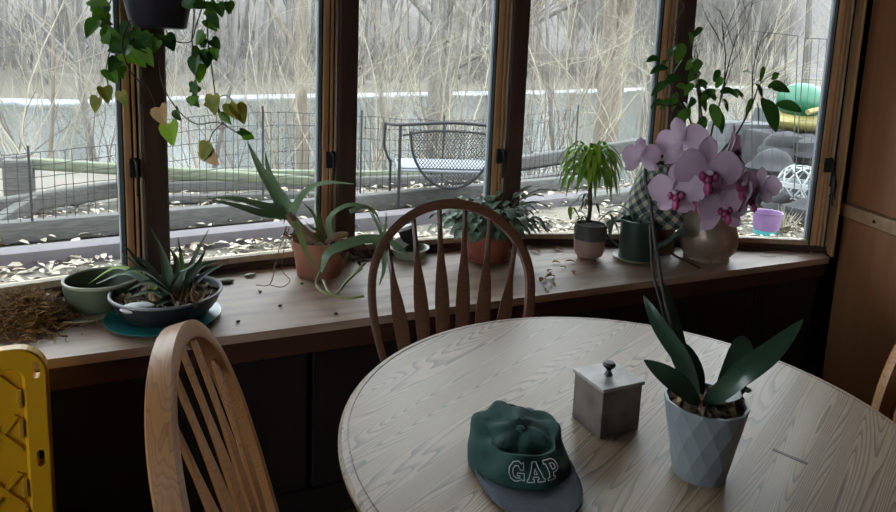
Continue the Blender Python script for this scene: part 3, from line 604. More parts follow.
tree(304, 16, 9, .17, .0, 'slim tan bare trunk close to the left of the second window post', 'treet', 8, 4, (3, 5))
tree(48, 11, 5, .035, .12, 'thin pale sapling at the far left before the river', 'treet', 12, 3, (4, 6))
tree(560, 13, 6.5, .05, -.12, 'thin dark bare sapling in the third window left of the broad tan tree', 'treeg', 14, 4, (3, 5))
tree(385, 12, 6, .04, -.1, 'thin dark leaning sapling behind the left end of the garden bench', 'treeg', 15, 3, (4, 6))
tree(640, 16, 9, .12, .03, 'slender grey tree just left of the post behind the orchid', 'treeg', 19, 4, (3, 5))
tree(208, 14, 7, .05, .25, 'thin bare tree leaning right behind the hanging vines', 'treeg', 17, 4, (3, 5))
tree(738, 13, 7, .05, .05, 'thin dark tree behind the leafy branches in the right-hand window', 'treeg', 23, 4, (3, 5))
tree(800, 17, 9, .11, -.05, 'grey bare tree at the right end of the right-hand window', 'treeg', 29, 4, (4, 5))
tree(95, 18, 8, .1, -.06, 'pale grey bare tree just left of the left window post', 'treeg', 31, 4, (3, 5))
for k, (px, d_, lab) in enumerate([(447, 8.8, 'pale arching shrub of fine stems right behind the garden bench'), (268, 9.2, 'pale arching shrub of fine stems beyond the fence in the second window'), (575, 8.6, 'pale arching shrub of fine stems beyond the fence in the third wide window pane'), (640, 9.4, 'pale fine-stemmed shrub beyond the fence, left of the post behind the orchid'), (30, 8.2, 'pale fine-stemmed shrub beyond the fence post at the far left'), (378, 9.6, 'pale fine-stemmed shrub beyond the left arm of the garden bench'), (725, 9.8, 'pale fine-stemmed shrub behind the leafy vase branches')]):
    rr = random.Random(300 + k); q = at(px, 166, d_); z = gz(q.x, q.y) - .05; b = bm_()
    for j in range(9):
        a = rr.uniform(0, 6.28); grow(b, rr, V((q.x + rr.uniform(-.2, .2), q.y + rr.uniform(-.2, .2), z)), V((cos(a) * rr.uniform(.2, .8), sin(a) * rr.uniform(.2, .8), 1)).normalized(), rr.uniform(1.5, 2.8), rr.uniform(.008, .014), 3, 4, .7, .2, (3, 5), None, .0)
    tag(obj('arching_shrub', b, 'twigp', None, (q.x, q.y, z)), lab, 'shrub')
# low arching brush along the near bank
protos = []
for k in range(4):
    rr = random.Random(60 + k); o_ = thing('bare_shrub', '', 'shrub', (0, 0, 0)); b = bm_()
    for j in range(8):
        a = rr.uniform(0, 6.28); d = V((cos(a) * rr.uniform(.15, .7), sin(a) * rr.uniform(.15, .7), 1)).normalized(); grow(b, rr, V((rr.uniform(-.15, .15), rr.uniform(-.15, .15), 0)), d, rr.uniform(1.3, 2.6), rr.uniform(.006, .012), 2, 4, .7, .2, (4, 6), None, .02)
    obj('stems', b, 'twigp' if k % 2 else 'twig', o_); protos.append(o_)
def copy_tree(o):
    c = o.copy(); COL.objects.link(c)
    for ch in o.children: q = ch.copy(); COL.objects.link(q); q.parent = c
    return c
SH = [(18, 9), (70, 12), (100, 9.5), (190, 10), (235, 12), (330, 10.5), (372, 13), (405, 11), (440, 13), (470, 12), (530, 11), (575, 10.5), (630, 12), (660, 11), (710, 12), (745, 14), (780, 12), (815, 13), (545, 9.5), (40, 15), (130, 14), (215, 16), (300, 13), (500, 15), (455, 10), (720, 10)]
for k, (px, d_) in enumerate(SH):
    o = protos[k] if k < 4 else copy_tree(protos[k % 4]); x_, y_ = (lambda q: (q.x, q.y))(at(px, 166, d_)); o.location = (x_, y_, gz(x_, y_) - .05); s_ = rnd.uniform(.8, 1.25); o.scale = (s_, s_, s_); o.rotation_euler = (0, 0, rnd.uniform(0, 6.28))
    tag(o, 'tangled bare shrub of thin pale and brown stems between the rail fence and the river', 'shrub', 'bare shrubs along the near river bank')
# woods on the far side
fp = []
for k in range(6):
    rr = random.Random(100 + k); b = bm_(); hh = rr.uniform(9, 14); grow(b, rr, V((0, 0, 0)), V((rr.uniform(-.08, .08), 0, 1)).normalized(), hh, rr.uniform(.12, .24), 3, 5, .6, .05, (6, 9), None, .25)
    fp.append(obj('distant_tree', b, 'ftree', None, (0, 0, 0)))
cnt = 0
for k in range(290):
    l = rnd.uniform(-48, 95); f_ = df(l); e = 3 + abs(rnd.gauss(0, 1)) * 22; x_, y_ = world(l * (1 + e / max(f_, 30)), 0)[0:2]; p = world(l * (1 + e / f_ * .8), f_ + e)
    o = fp[cnt] if cnt < 6 else fp[k % 6].copy()
    if cnt >= 6: COL.objects.link(o)
    cnt += 1; o.location = (p.x, p.y, gz(p.x, p.y) - .3); s_ = rnd.uniform(.75, 1.35); o.scale = (s_, s_, s_ * rnd.uniform(.9, 1.2)); o.rotation_euler = (0, 0, rnd.uniform(0, 6.28))
    tag(o, 'haze-tinted grey bare tree in the woods on the far side of the river', 'tree', 'bare trees across the river')
b = bm_(); rr = random.Random(77)
for k in range(1500):
    l = rr.uniform(-48, 95); f_ = df(l); e = rr.uniform(2, 30); p = world(l * (1 + e / f_ * .8), f_ + e); z = gz(p.x, p.y)
    for j in range(4): q = V((p.x, p.y, z)); tube(b, [q, q + V((rr.uniform(-.6, .6), rr.uniform(-.6, .6), rr.uniform(1, 2))), q + V((rr.uniform(-1.6, 1.6), rr.uniform(-1.6, 1.6), rr.uniform(2, 4.5)))], [.05, .04, .015], 3, False)
tag(obj('undergrowth', b, 'ftree', None, V((*world(0, 70), 0))), 'thin grey undergrowth filling the woods across the river', 'undergrowth', None, 'stuff')
# ------------------------------------------------------------------ things on the table
t = thing('metal_box', 'small square galvanised metal box with a knobbed lid on the table', 'box', (.776, .914, TZ))
x0, x1, y0, y1 = .731, .818, .872, .957
b = bm_(); box(b, x0, x1, y0, y1, TZ, TZ + .088, .002); o = obj('body', b, 'zincrust', t, smooth=False)
b = bm_(); box(b, x0 - .003, x1 + .003, y0 - .003, y1 + .003, TZ + .088, TZ + .095, .0015); obj('lid', b, 'zinc', t, smooth=False)
b = bm_(); lathe(b, ((x0 + x1) / 2, (y0 + y1) / 2, TZ + .095), [(0, 0), (.008, 0), (.006, .004), (.004, .008), (.0055, .012), (.011, .0165), (.012, .02), (.009, .0245), (0, .026)], 20); obj('knob', b, 'iron', t)

# baseball cap lying with its bill towards the camera
rnd = random.Random(5)
cc = on(519, 462, TZ); cc.z = TZ
t = thing('baseball_cap', 'dark green baseball cap with slate bill and white outlined letters, lying on the table', 'cap', cc)
FA = radians(-104)                      # the way the cap faces
cf = V((cos(FA), sin(FA), 0)); cs = V((-sin(FA), cos(FA), 0))
def crown(az, el):                     # az from the front, to the wearer's left; el from rim to top
    az = (az + pi) % (2 * pi) - pi; ca, sa = cos(az), sin(az); q = cos(el) ** .72
    h = .066 * sin(el) ** .6 * (1 - .1 * ca)
    r1 = .090 if ca > 0 else .094; r = V((r1 * ca * q - .010 * sin(el), .085 * sa * q))
    wr = .007 * sin(3 * az + 4 * el) * sin(el * 2.0) + .0045 * sin(7 * az - 5 * el + 1) * sin(2 * el)
    dent = -.017 * math.exp(-((el - 1.0) / .2) ** 2) * math.exp(-((az - .1) / 1.5) ** 2) - .006 * math.exp(-((el - 1.3) / .3) ** 2) + .010 * math.exp(-((el - .74) / .13) ** 2) * math.exp(-((az) / .95) ** 2)
    side = -.014 * math.exp(-((abs(az) - 1.35) / .35) ** 2) * sin(2 * el)
    k = 1 + (wr + side) / .085
    return cc + cf * (r.x * k) + cs * (r.y * k) + V((0, 0, max(.001, h + dent + wr * .6)))
b = bm_(); NA, NE = 72, 22; g = [[b.verts.new(crown(2 * pi * i / NA, (j / NE) * pi / 2 * .985)) for i in range(NA)] for j in range(NE + 1)]
for j in range(NE):
    for i in range(NA): b.faces.new((g[j][i], g[j][(i + 1) % NA], g[j + 1][(i + 1) % NA], g[j + 1][i]))
b.faces.new(g[NE]); obj('crown', b, 'capg', t)
b = bm_(); NB = 28; r0, r1, r2, r3 = [], [], [], []
for i in range(NB + 1):
    a = -1.32 + 2.64 * i / NB; e = crown(a, .05); k = cos(a / 1.32 * pi / 2) ** .55
    out = e + cf * (.072 * k) + cs * (sin(a) * .006 * k); dz = .016 - .02 * (sin(a)) ** 2
    mid = (e + out) / 2
    for L_, p, z in ((r0, e, .010), (r1, mid, .013 + dz * .35), (r2, out, .008 + dz * .35)):
        L_.append((b.verts.new((p.x, p.y, TZ + max(.003, z))), b.verts.new((p.x, p.y, TZ + max(.001, z - .0035)))))
for A_, B_ in ((r0, r1), (r1, r2)):
    for i in range(NB):
        b.faces.new((A_[i][0], A_[i + 1][0], B_[i + 1][0], B_[i][0])); b.faces.new((A_[i][1], B_[i][1], B_[i + 1][1], A_[i + 1][1]))
for i in range(NB): b.faces.new((r2[i][0], r2[i + 1][0], r2[i + 1][1], r2[i][1])); b.faces.new((r0[i][0], r0[i][1], r0[i + 1][1], r0[i + 1][0]))
obj('bill', b, 'brim', t)
b = bm_(); p = crown(0, 1.54); ell(b, p + V((0, 0, .002)), .008, .008, .005); obj('top_button', b, 'capg', t)
b = bm_(); tube(b, [crown(pi + k * .12, .12 + .28 * (1 - (k / 4) ** 2)) + V((0, 0, .006 * (1 - (k / 4) ** 2))) - cf * .006 for k in range(-4, 5)], .006, 6); obj('back_strap', b, 'navy', t)
b = bm_(); ell(b, crown(pi * .82, .55) - cf * .004, .012, .01, .007); obj('strap_buckle', b, 'iron', t)
LET = {'G': [[(.9, .62), (.9, .98), (.8, .9), (.6, 1), (.3, .95), (.08, .7), (.05, .4), (.15, .12), (.4, 0), (.65, .05), (.78, .12), (.95, .05), (.95, .45), (.55, .45), (.55, .3), (.7, .3), (.7, .2), (.5, .16), (.34, .25), (.28, .45), (.3, .65), (.42, .8), (.6, .82), (.72, .62), (.9, .62)]],
       'A': [[(0, 0), (.4, 0), (.4, .14), (.33, .14), (.36, .26), (.64, .26), (.67, .14), (.6, .14), (.6, 0), (1, 0), (1, .14), (.93, .14), (.64, 1), (.36, 1), (.07, .14), (0, .14), (0, 0)], [(.41, .4), (.59, .4), (.5, .72), (.41, .4)]],
       'P': [[(.05, 0), (.55, 0), (.55, .14), (.42, .14), (.42, .36), (.65, .36), (.88, .46), (.96, .68), (.88, .9), (.65, 1), (.05, 1), (.05, .86), (.16, .86), (.16, .14), (.05, .14), (.05, 0)], [(.42, .52), (.6, .52), (.69, .6), (.69, .76), (.6, .84), (.42, .84), (.42, .52)]]}
def onc(x, y): return crown(x, y) + (crown(x, y) - crown(x, y - .02)).cross(cs).normalized() * 0 + (crown(x, y) - (cc + V((0, 0, .03)))).normalized() * .0012
for k, ch in enumerate('GAP'):
    az0 = [-.52, -.17, .18][k]; wd = .31
    bb = bm_(); fill = bm_()
    for loop in LET[ch]:
        pts = []
        for (x_, y_), (x2, y2) in zip(loop, loop[1:]):
            for s_ in range(3): pts.append(onc(az0 + wd * (x_ + (x2 - x_) * s_ / 3), .20 + .42 * (y_ + (y2 - y_) * s_ / 3)))
        pts.append(pts[0]); tube(bb, pts, .0008, 5)
    o = obj('embroidered_letter', bb, 'thread', t); fill.free()

# orchid in its faceted pot
oc = base(697, 486, TZ, .041); oc.z = TZ
t = thing('potted_orchid', 'pale pink moth orchid in a grey faceted pot on the table', 'orchid', oc)
b = bm_(); n_ = 12; H_ = .128; rings = []
for j in range(5):
    z = H_ * j / 4; r = .042 + .024 * j / 4
    rings.append([b.verts.new(oc + V((r * cos(2 * pi * (k + .5 * (j % 2)) / n_ + .2), r * sin(2 * pi * (k + .5 * (j % 2)) / n_ + .2), z))) for k in range(n_)])
for j in range(4):
    for k in range(n_):
        a0, a1 = rings[j][k], rings[j][(k + 1) % n_]
        if j % 2 == 0: c0, c1 = rings[j + 1][k - 1], rings[j + 1][k]; b.faces.new((a0, c1, c0)); b.faces.new((a0, a1, c1))
        else: c0, c1 = rings[j + 1][k], rings[j + 1][(k + 1) % n_]; b.faces.new((a0, a1, c1)); b.faces.new((a0, c1, c0)); 
inn = [[b.verts.new(oc + V((r * cos(2 * pi * k / n_ + .2), r * sin(2 * pi * k / n_ + .2), z))) for k in range(n_)] for r, z in ((.0615, H_), (.058, H_ - .02))]
for A_, B_ in ((rings[4], inn[0]), (inn[0], inn[1])):
    for k in range(n_): b.faces.new((A_[k], A_[(k + 1) % n_], B_[(k + 1) % n_], B_[k]))
b.faces.new(rings[0][::-1]); obj('pot', b, 'facet', t, smooth=False)
b = bm_(); lathe(b, oc, [(.0585, H_ - .016), (.03, H_ - .008), (0, H_ - .006)], 24)
for _ in range(60):
    a, r = rnd.uniform(0, 6.28), .054 * sqrt(rnd.random()); obox(b, oc + V((r * cos(a), r * sin(a), H_ - .006 + rnd.uniform(0, .008))), rv(rnd, .007), rv(rnd, .006), rv(rnd, .004))
obj('bark_chips', b, 'bark', t)
D = 1.075
def leaf(name, pts, wd, m='orleaf', th=.0028, hint=(0, 0, 1), fold=.25, n=12, shape='leaf', par=None):
    b = bm_(); blade(b, [at(*p) for p in pts], wd, th, n, hint, fold, shape); return obj(name, b, m, par or t)
leaf('leaf', [(712, 402, 1.11), (735, 378, 1.10), (770, 352, 1.09), (803, 320, 1.10)], .038, hint=(-.5, -.75, .45), fold=.35)
leaf('leaf', [(704, 405, 1.07), (722, 390, 1.04), (750, 368, 1.02), (790, 338, 1.03)], .030, hint=(-.5, -.75, .45), fold=.35)
leaf('leaf', [(700, 404, 1.06), (685, 390, 1.03), (665, 375, 1.02), (644, 360, 1.03)], .036, hint=(-.2, -.8, .6), fold=.2)
leaf('leaf', [(699, 400, 1.10), (692, 375, 1.10), (680, 352, 1.10), (673, 346, 1.11)], .042, hint=(-.4, -.9, .1), fold=.2)
leaf('leaf', [(698, 398, 1.08), (684, 362, 1.08), (660, 326, 1.08), (644, 296, 1.09)], .028, hint=(-.6, -.7, .1), fold=.4)
leaf('leaf', [(690, 372, 1.10), (676, 340, 1.12), (667, 308, 1.12), (663, 283, 1.12)], .034, hint=(.1, -.95, .1), fold=.3)
leaf('leaf', [(715, 403, 1.12), (728, 385, 1.14), (742, 348, 1.16), (750, 341, 1.17)], .042, hint=(-.3, -.6, .6), fold=.3)
leaf('leaf', [(710, 406, 1.09), (728, 398, 1.07), (744, 391, 1.06), (748, 392, 1.05)], .030, hint=(0, -.2, .95), fold=.1)
stem = [at(*p) for p in [(700, 404, 1.09), (685, 356, 1.085), (671, 322, 1.08), (663, 290, 1.075), (655, 240, 1.07), (650, 200, 1.065), (645, 176, 1.065), (650, 160, 1.085), (668, 156, 1.09), (690, 162, 1.085), (712, 178, 1.08), (738, 190, 1.075), (755, 196, 1.07)]]
b = bm_(); tube(b, spline(stem, 60), [.0034 - .0015 * k / 60 for k in range(61)], 8); o = obj('flower_spike', b, 'spike', t)
b = bm_(); tube(b, [at(694, 404, 1.10), at(665, 320, 1.09), at(652, 270, 1.08), at(650, 225, 1.075)], .0022, 8); obj('support_stake', b, 'spike', t)
def flower(px, py, d, size, yaw, pitch, roll=0, lip=True):
    c = at(px, py, d)
    R = Matrix.Rotation(yaw, 3, 'Z') @ Matrix.Rotation(pitch, 3, 'X') @ Matrix.Rotation(roll, 3, 'Y')  # faces -y
    W = lambda x, y, z: c + R @ V((x, y, z)) * size
    b = bm_()
    def pet(ang, L, wd, back, cup):
        rings = []; N_ = 8; ca, sa = cos(ang), sin(ang)
        for i in range(N_ + 1):
            s_ = i / N_; ww = wd * (sin(pi * min(1, .1 + .9 * s_)) ** .55) * (.55 + .6 * s_ if s_ < .75 else 1.0); ww = max(ww, .02) / 2
            row = []
            for th in (.009, -.009):
                for q in (-1, -.5, 0, .5, 1):
                    lx, lz = q * ww, L * s_; y = back * .1 - cup * .16 * (s_ * s_) + .10 * q * q * ww * 2 * (1 if cup > 0 else -1) + .012 * sin(9 * s_ + 3 * q)
                    row.append(b.verts.new(W(ca * lx - sa * lz * -1 * 1, y + th, -sa * lx + ca * lz)))
            rings.append(row)
        for r0, r1 in zip(rings, rings[1:]):
            for k in range(4): b.faces.new((r0[k], r0[k + 1], r1[k + 1], r1[k])); b.faces.new((r0[5 + k], r1[5 + k], r1[6 + k], r0[6 + k]))
            b.faces.new((r0[0], r1[0], r1[5], r0[5])); b.faces.new((r0[4], r0[9], r1[9], r1[4]))
        b.faces.new((rings[-1][0], rings[-1][1], rings[-1][2], rings[-1][3], rings[-1][4], rings[-1][9], rings[-1][8], rings[-1][7], rings[-1][6], rings[-1][5]))
    for ang in (0, 2.3, -2.3): pet(ang, .56, .36, 1, -.3)
    for ang in (1.32, -1.32): pet(ang, .56, .66, -.2, .25)
    fl = obj('flower', b, 'petal', t)
    if lip:
        b = bm_(); ell(b, W(0, -.10, -.10), .08 * size, .09 * size, .10 * size, 10, 8, .06, rnd); 
        for sx in (-1, 1): ell(b, W(sx * .10, -.12, -.04), .045 * size, .06 * size, .08 * size, 10, 6)
        ell(b, W(0, -.18, -.22), .06 * size, .08 * size, .11 * size, 8, 6); obj('lip', b, 'lip', fl)
        b = bm_(); ell(b, W(0, -.13, .03), .045 * size, .07 * size, .05 * size, 8, 6); obj('column', b, 'petal', fl)
AWAY = -radians(25)
for f in [(641, 157, 1.06, .056, AWAY + 2.75, .2, .1, False), (682, 143, 1.06, .074, AWAY + 2.7, .1, .3, False), (733, 150, 1.05, .07, AWAY + 1.0, .15, .1, True),
          (706, 172, 1.02, .098, AWAY + .05, .12, .05, True), (677, 192, 1.04, .08, AWAY - .55, .1, -.15, True), (738, 184, 1.04, .07, AWAY + .4, .05, .2, True),
          (748, 197, 1.04, .066, AWAY + 1.1, .1, .2, True), (762, 188, 1.05, .058, AWAY + 2.0, .2, .1, True), (722, 209, 1.03, .076, AWAY + .1, -.25, -.1, True), (697, 200, 1.04, .06, AWAY - .1, -.1, .1, True)]:
    flower(*f)

# ------------------------------------------------------------------ things on the window seat
S = ZS
def saucer(c, r, m, label, rim=.012):
    b = bm_(); lathe(b, (c.x, c.y, S), [(0, 0), (r * .72, 0), (r * .8, .004), (r, rim), (r, rim + .003), (r * .95, rim + .002), (r * .76, .008), (0, .008)], 48)
    return tag(obj('saucer', b, m, None, (c.x, c.y, S)), label, 'saucer')
def pot(t, name, c, z0, prof, m, n=48, sx=1, sy=1):
    b = bm_(); lathe(b, (c.x, c.y, z0), prof, n, sx, sy); return obj(name, b, m, t)
def soil(t, c, z, r, m='soil', bits=0, bm2='pebble', name='soil'):
    b = bm_(); lathe(b, (c.x, c.y, z), [(r, -.008), (r * .98, 0), (r * .5, .006), (0, .008)], 28); o = obj(name, b, m, t)
    if bits:
        b = bm_()
        for _ in range(bits):
            a, q = rnd.uniform(0, 6.28), r * .93 * sqrt(rnd.random()); obox(b, (c.x + q * cos(a), c.y + q * sin(a), z + .006), rv(rnd, .008), rv(rnd, .007), rv(rnd, .004))
        ob = obj('debris', b, bm2, t); ob['kind'] = 'stuff'
# sage bowl
c = base(95, 318, S, .1); r = .102
saucer(base(89, 325, S, .11), .113, 'palesaucer', 'pale celadon saucer under the sage green bowl', .01); c = base(104, 322, S, .115)
t = thing('planter_bowl', 'sage green ceramic bowl on a pale saucer near the left end of the sill', 'bowl', (c.x, c.y, S + .009))
pot(t, 'bowl', c, S + .009, [(0, 0), (.072, 0), (.085, .006), (.096, .03), (.101, .06), (.1025, .082), (.0965, .082), (.094, .05), (.08, .014), (0, .012)], 'greenpot')
b = bm_(); lathe(b, (c.x, c.y, S + .009), [(.1028, .077), (.104, .08), (.1035, .0845), (.0995, .086), (.096, .084), (.0958, .08)], 56); obj('rim', b, 'greenrim', t)
# charcoal bowl with strappy plants
c = base(168, 338, S, .148)
saucer(base(165, 340, S, .15), .153, 'teal', 'glossy teal saucer under the wide charcoal bowl of plants', .014)
t = thing('potted_succulent', 'wide charcoal bowl of dark strappy plants on a teal saucer', 'potted plant', (c.x, c.y, S + .01))
pot(t, 'pot', c, S + .010, [(0, 0), (.098, 0), (.11, .006), (.136, .04), (.148, .07), (.142, .07), (.136, .045), (.12, .03), (0, .03)], 'blackpot', 56)
b = bm_(); lathe(b, (c.x, c.y, S + .010), [(.1485, .066), (.1505, .069), (.1495, .0735), (.1455, .0745), (.1415, .072), (.141, .067)], 64); obj('rim', b, 'blackrim', t)
soil(t, c, S + .064, .138, 'soil', 150)
b = bm_(); ell(b, (c.x - .075, c.y - .085, S + .07), .045, .03, .012, 14, 8, .05, rnd); obj('pumice_patch', b, 'white', t)
d0 = 1.86
for k, (tips, m) in enumerate([
    ([(166, 300, 1.84), (150, 268, 1.80), (130, 254, 1.78)], 'leafb'), ([(168, 300, 1.88), (163, 262, 1.86), (156, 236, 1.85)], 'leafb'),
    ([(172, 296, 1.86), (166, 262, 1.9), (150, 226, 1.92)], 'leafg'), ([(170, 290, 1.83), (152, 278, 1.8), (121, 252, 1.8)], 'leafb'),
    ([(164, 292, 1.8), (148, 274, 1.74), (122, 242, 1.74)], 'leafd'), ([(168, 292, 1.79), (150, 282, 1.73), (128, 290, 1.7)], 'leafb'), ([(168, 288, 1.79), (140, 270, 1.7), (116, 276, 1.68)], 'leafb'),
    ([(178, 296, 1.88), (182, 270, 1.9), (178, 237, 1.92)], 'leafm'), ([(184, 296, 1.9), (190, 268, 1.92), (209, 229, 1.95)], 'leafb'), ([(184, 290, 1.86), (200, 268, 1.86), (222, 260, 1.88)], 'leafd'),
    ([(182, 292, 1.88), (196, 268, 1.92), (206, 250, 1.95)], 'leafd'), ([(176, 292, 1.84), (186, 272, 1.82), (197, 262, 1.8)], 'leafb'), ([(178, 290, 1.86), (176, 262, 1.84), (170, 248, 1.84)], 'leafb'),
    ([(164, 300, 1.84), (150, 292, 1.76), (132, 297, 1.74)], 'leafg'), ([(166, 296, 1.82), (176, 276, 1.74), (190, 268, 1.7)], 'leafb'), ([(160, 300, 1.86), (140, 276, 1.92), (118, 262, 1.96)], 'leafb'),
    ([(182, 296, 1.86), (206, 274, 1.86), (228, 262, 1.86)], 'leafd'), ([(168, 300, 1.82), (158, 304, 1.74), (146, 300, 1.72)], 'leafg'), ([(155, 290, 1.86), (120, 268, 1.92), (88, 284, 1.97)], 'leafl'), ([(158, 292, 1.86), (128, 274, 1.88), (96, 284, 1.9)], 'leafb')]):
    b = bm_(); blade(b, [at(*p) for p in tips], .027, .003, 10, (.1, -.5, .8), .5, 'taper'); obj('leaf', b, m, t)
b = bm_()
for _ in range(42):                    # dead sheaths round the stems
    p = at(rnd.uniform(150, 196), rnd.uniform(302, 308), rnd.uniform(1.8, 1.9)); q = p + V((rnd.uniform(-.03, .03), rnd.uniform(-.03, .03), rnd.uniform(.02, .09))); blade(b, [p, (p + q) / 2 + rv(rnd, .008), q], .012, .001, 4, rv(rnd), .4, 'taper')
obj('dead_sheaths', b, 'root', t)['kind'] = 'stuff'
b = bm_(); tube(b, [at(168, 312, 1.84), at(170, 285, 1.85)], [.016, .012], 8); tube(b, [at(182, 310, 1.86), at(181, 284, 1.88)], [.012, .01], 8); obj('stems', b, 'stemb', t)

# terracotta pot with a gangly aloe hanging over its rim
c = base(319, 281, S, .076)
t = thing('potted_aloe', 'terracotta pot with a gangly aloe leaning out over its rim on the window seat', 'potted plant', (c.x, c.y, S))
pot(t, 'pot', c, S, [(0, 0), (.073, 0), (.076, .004), (.088, .092), (.094, .094), (.097, .128), (.089, .128), (.085, .095), (.07, .09), (0, .088)], 'terra')
soil(t, c, S + .108, .086, 'soil', 40)
A = 2.30
def al(pts, wd, m='aloe', th=.009, n=16, hint=(-.3, -.7, .65), fold=.45, shape='taper'): leaf('leaf', pts, wd, m, th, hint, fold, n, shape)
al([(289, 216, A), (278, 196, A), (262, 172, A - .02), (247, 141, A - .04)], .066)
al([(290, 216, A), (276, 188, A + .03), (268, 168, A + .04), (265, 150, A + .05)], .036)
al([(286, 212, A), (262, 206, A - .05), (235, 199, A - .1), (206, 198, A - .14)], .038)
al([(286, 216, A), (262, 214, A - .06), (236, 206, A - .12), (208, 199, A - .16)], .042)
al([(292, 214, A), (306, 192, A - .03), (326, 183, A - .06), (354, 184, A - .1)], .034)
b = bm_(); tube(b, spline([at(326, 244, A + .03), at(312, 238, A), at(298, 226, A), at(288, 214, A)], 10), [.017] * 11, 8); obj('stem', b, 'root', t)
b = bm_()
for k in range(14): 
    p = at(rnd.uniform(284, 304), rnd.uniform(214, 236), A - .01); q = p + V((rnd.uniform(-.03, .03), rnd.uniform(-.03, .01), rnd.uniform(-.06, -.01))); blade(b, [p, (p + q) / 2 + rv(rnd, .01), q], .016, .001, 5, rv(rnd), .4, 'taper')
obj('dead_sheaths', b, 'root', t)
for pts in ([(287, 226, A - .02), (280, 246, A - .06), (276, 262, A - .10), (270, 284, A - .14), (256, 285, A - .13)], [(289, 228, A - .02), (284, 250, A - .06), (282, 270, A - .1), (290, 280, A - .12), (282, 287, A - .18), (270, 285, A - .17)], [(286, 226, A - .02), (279, 250, A - .05), (274, 268, A - .09), (273, 270, A - .1)]):
    b = bm_(); tube(b, spline([at(*p) for p in pts], 24), .0016, 5); obj('aerial_root', b, 'root', t)
al([(296, 222, A - .05), (304, 246, A - .12), (312, 262, A - .16), (321, 273, A - .17)], .026, 'aloey')
al([(322, 244, A + .03), (318, 226, A + .04), (312, 212, A + .05), (302, 202, A + .06)], .02, 'aloey')
al([(324, 244, A + .05), (320, 220, A + .08), (317, 205, A + .1), (316, 192, A + .11)], .02)
al([(326, 244, A + .03), (318, 232, A - .02), (312, 228, A - .04), (306, 222, A - .05)], .02, 'aloey')
b = bm_(); tube(b, spline([at(328, 242, A), at(336, 236, A - .02), at(348, 234, A - .01)], 8), [.012, .013, .013, .013, .012, .012, .011, .010, .008], 8); obj('stem', b, 'root', t)
# a second, sprawling aloe crown growing out of the same pot
al([(331, 240, A), (330, 218, A - .02), (346, 206, A - .03), (362, 206, A - .02), (372, 212, A), (378, 226, A + .02)], .024)
al([(350, 212, A - .05), (366, 207, A - .02), (376, 214, A), (382, 228, A)], .018)
al([(322, 272, A - .18), (328, 254, A - .18), (344, 246, A - .16), (366, 240, A - .12), (388, 241, A - .1), (408, 254, A - .1)], .036, 'aloe', .010, 22, (-.3, -.7, .65), .45, 'leaf')
al([(344, 246, A - .1), (362, 240, A - .06), (384, 240, A - .04), (400, 246, A - .03)], .026)
al([(376, 242, A - .08), (384, 252, A - .1), (384, 270, A - .13), (379, 286, A - .16)], .03, 'aloe')
al([(384, 236, A + .02), (386, 222, A + .03), (386, 212, A + .04)], .014)
al([(383, 238, A + .02), (376, 222, A + .02), (368, 210, A + .02)], .016)
al([(386, 240, A), (394, 228, A + .02), (402, 220, A + .03)], .018)
for pts in ([(320, 272, A - .18), (316, 284, A - .24), (324, 292, A - .29), (336, 294, A - .3), (346, 282, A - .25), (362, 268, A - .2)], [(323, 280, A - .22), (330, 293, A - .29), (346, 298, A - .32), (364, 296, A - .31)], [(366, 262, A - .14), (350, 278, A - .22), (340, 290, A - .28)]):
    b = bm_(); tube(b, spline([at(*p) for p in pts], 20), .0042, 6); obj('trailing_stem', b, 'aloey', t)
b = bm_()
for _ in range(26):
    p = at(rnd.uniform(340, 364), rnd.uniform(238, 262), A - rnd.uniform(.02, .1)); q = p + V((rnd.uniform(-.04, .04), rnd.uniform(-.03, .03), rnd.uniform(-.05, .0))); blade(b, [p, (p + q) / 2 + rv(rnd, .012), q], .016, .001, 5, rv(rnd), .5, 'taper')
obj('withered_leaves', b, 'stemb', t)['kind'] = 'stuff'

# shallow green tray with a nursery pot and crumpled labels behind the chair
c = base(409, 262, S, .075)
b = bm_(); lathe(b, (c.x, c.y, S), [(0, 0), (.058, 0), (.068, .03), (.077, .034), (.0775, .038), (.068, .037), (.058, .008), (0, .007)], 40); tag(obj('plant_tray', b, 'palesaucer', None, (c.x, c.y, S)), 'pale green plastic tray seen between the slats of the chair back', 'tray')
pc = at(414, 246, 2.50); t = thing('nursery_pot', 'black plastic nursery pot with a white rim lying in the green tray', 'pot', (pc.x, pc.y, S + .008))
ax = V((-.25, .2, .9)).normalized(); b = bm_(); tube(b, [V((c.x + .01, c.y, S + .035)), V((c.x + .01, c.y, S + .035)) + ax * .075], [.026, .034], 16); obj('body', b, 'blackpl', t)
b = bm_(); e = V((c.x + .01, c.y, S + .035)) + ax * .075; tube(b, [e, e + ax * .012], [.037, .037], 16); obj('rim', b, 'white', t)
b = bm_(); blade(b, [(c.x - .05, c.y + .01, S + .03), (c.x - .035, c.y, S + .055), (c.x - .005, c.y - .02, S + .06)], .05, .001, 8, (.2, -.8, .5), -.4, 'strap'); tag(obj('plastic_label', b, 'white', None, (c.x - .04, c.y, S + .03)), 'crumpled white plastic label beside the black nursery pot in the tray', 'label')

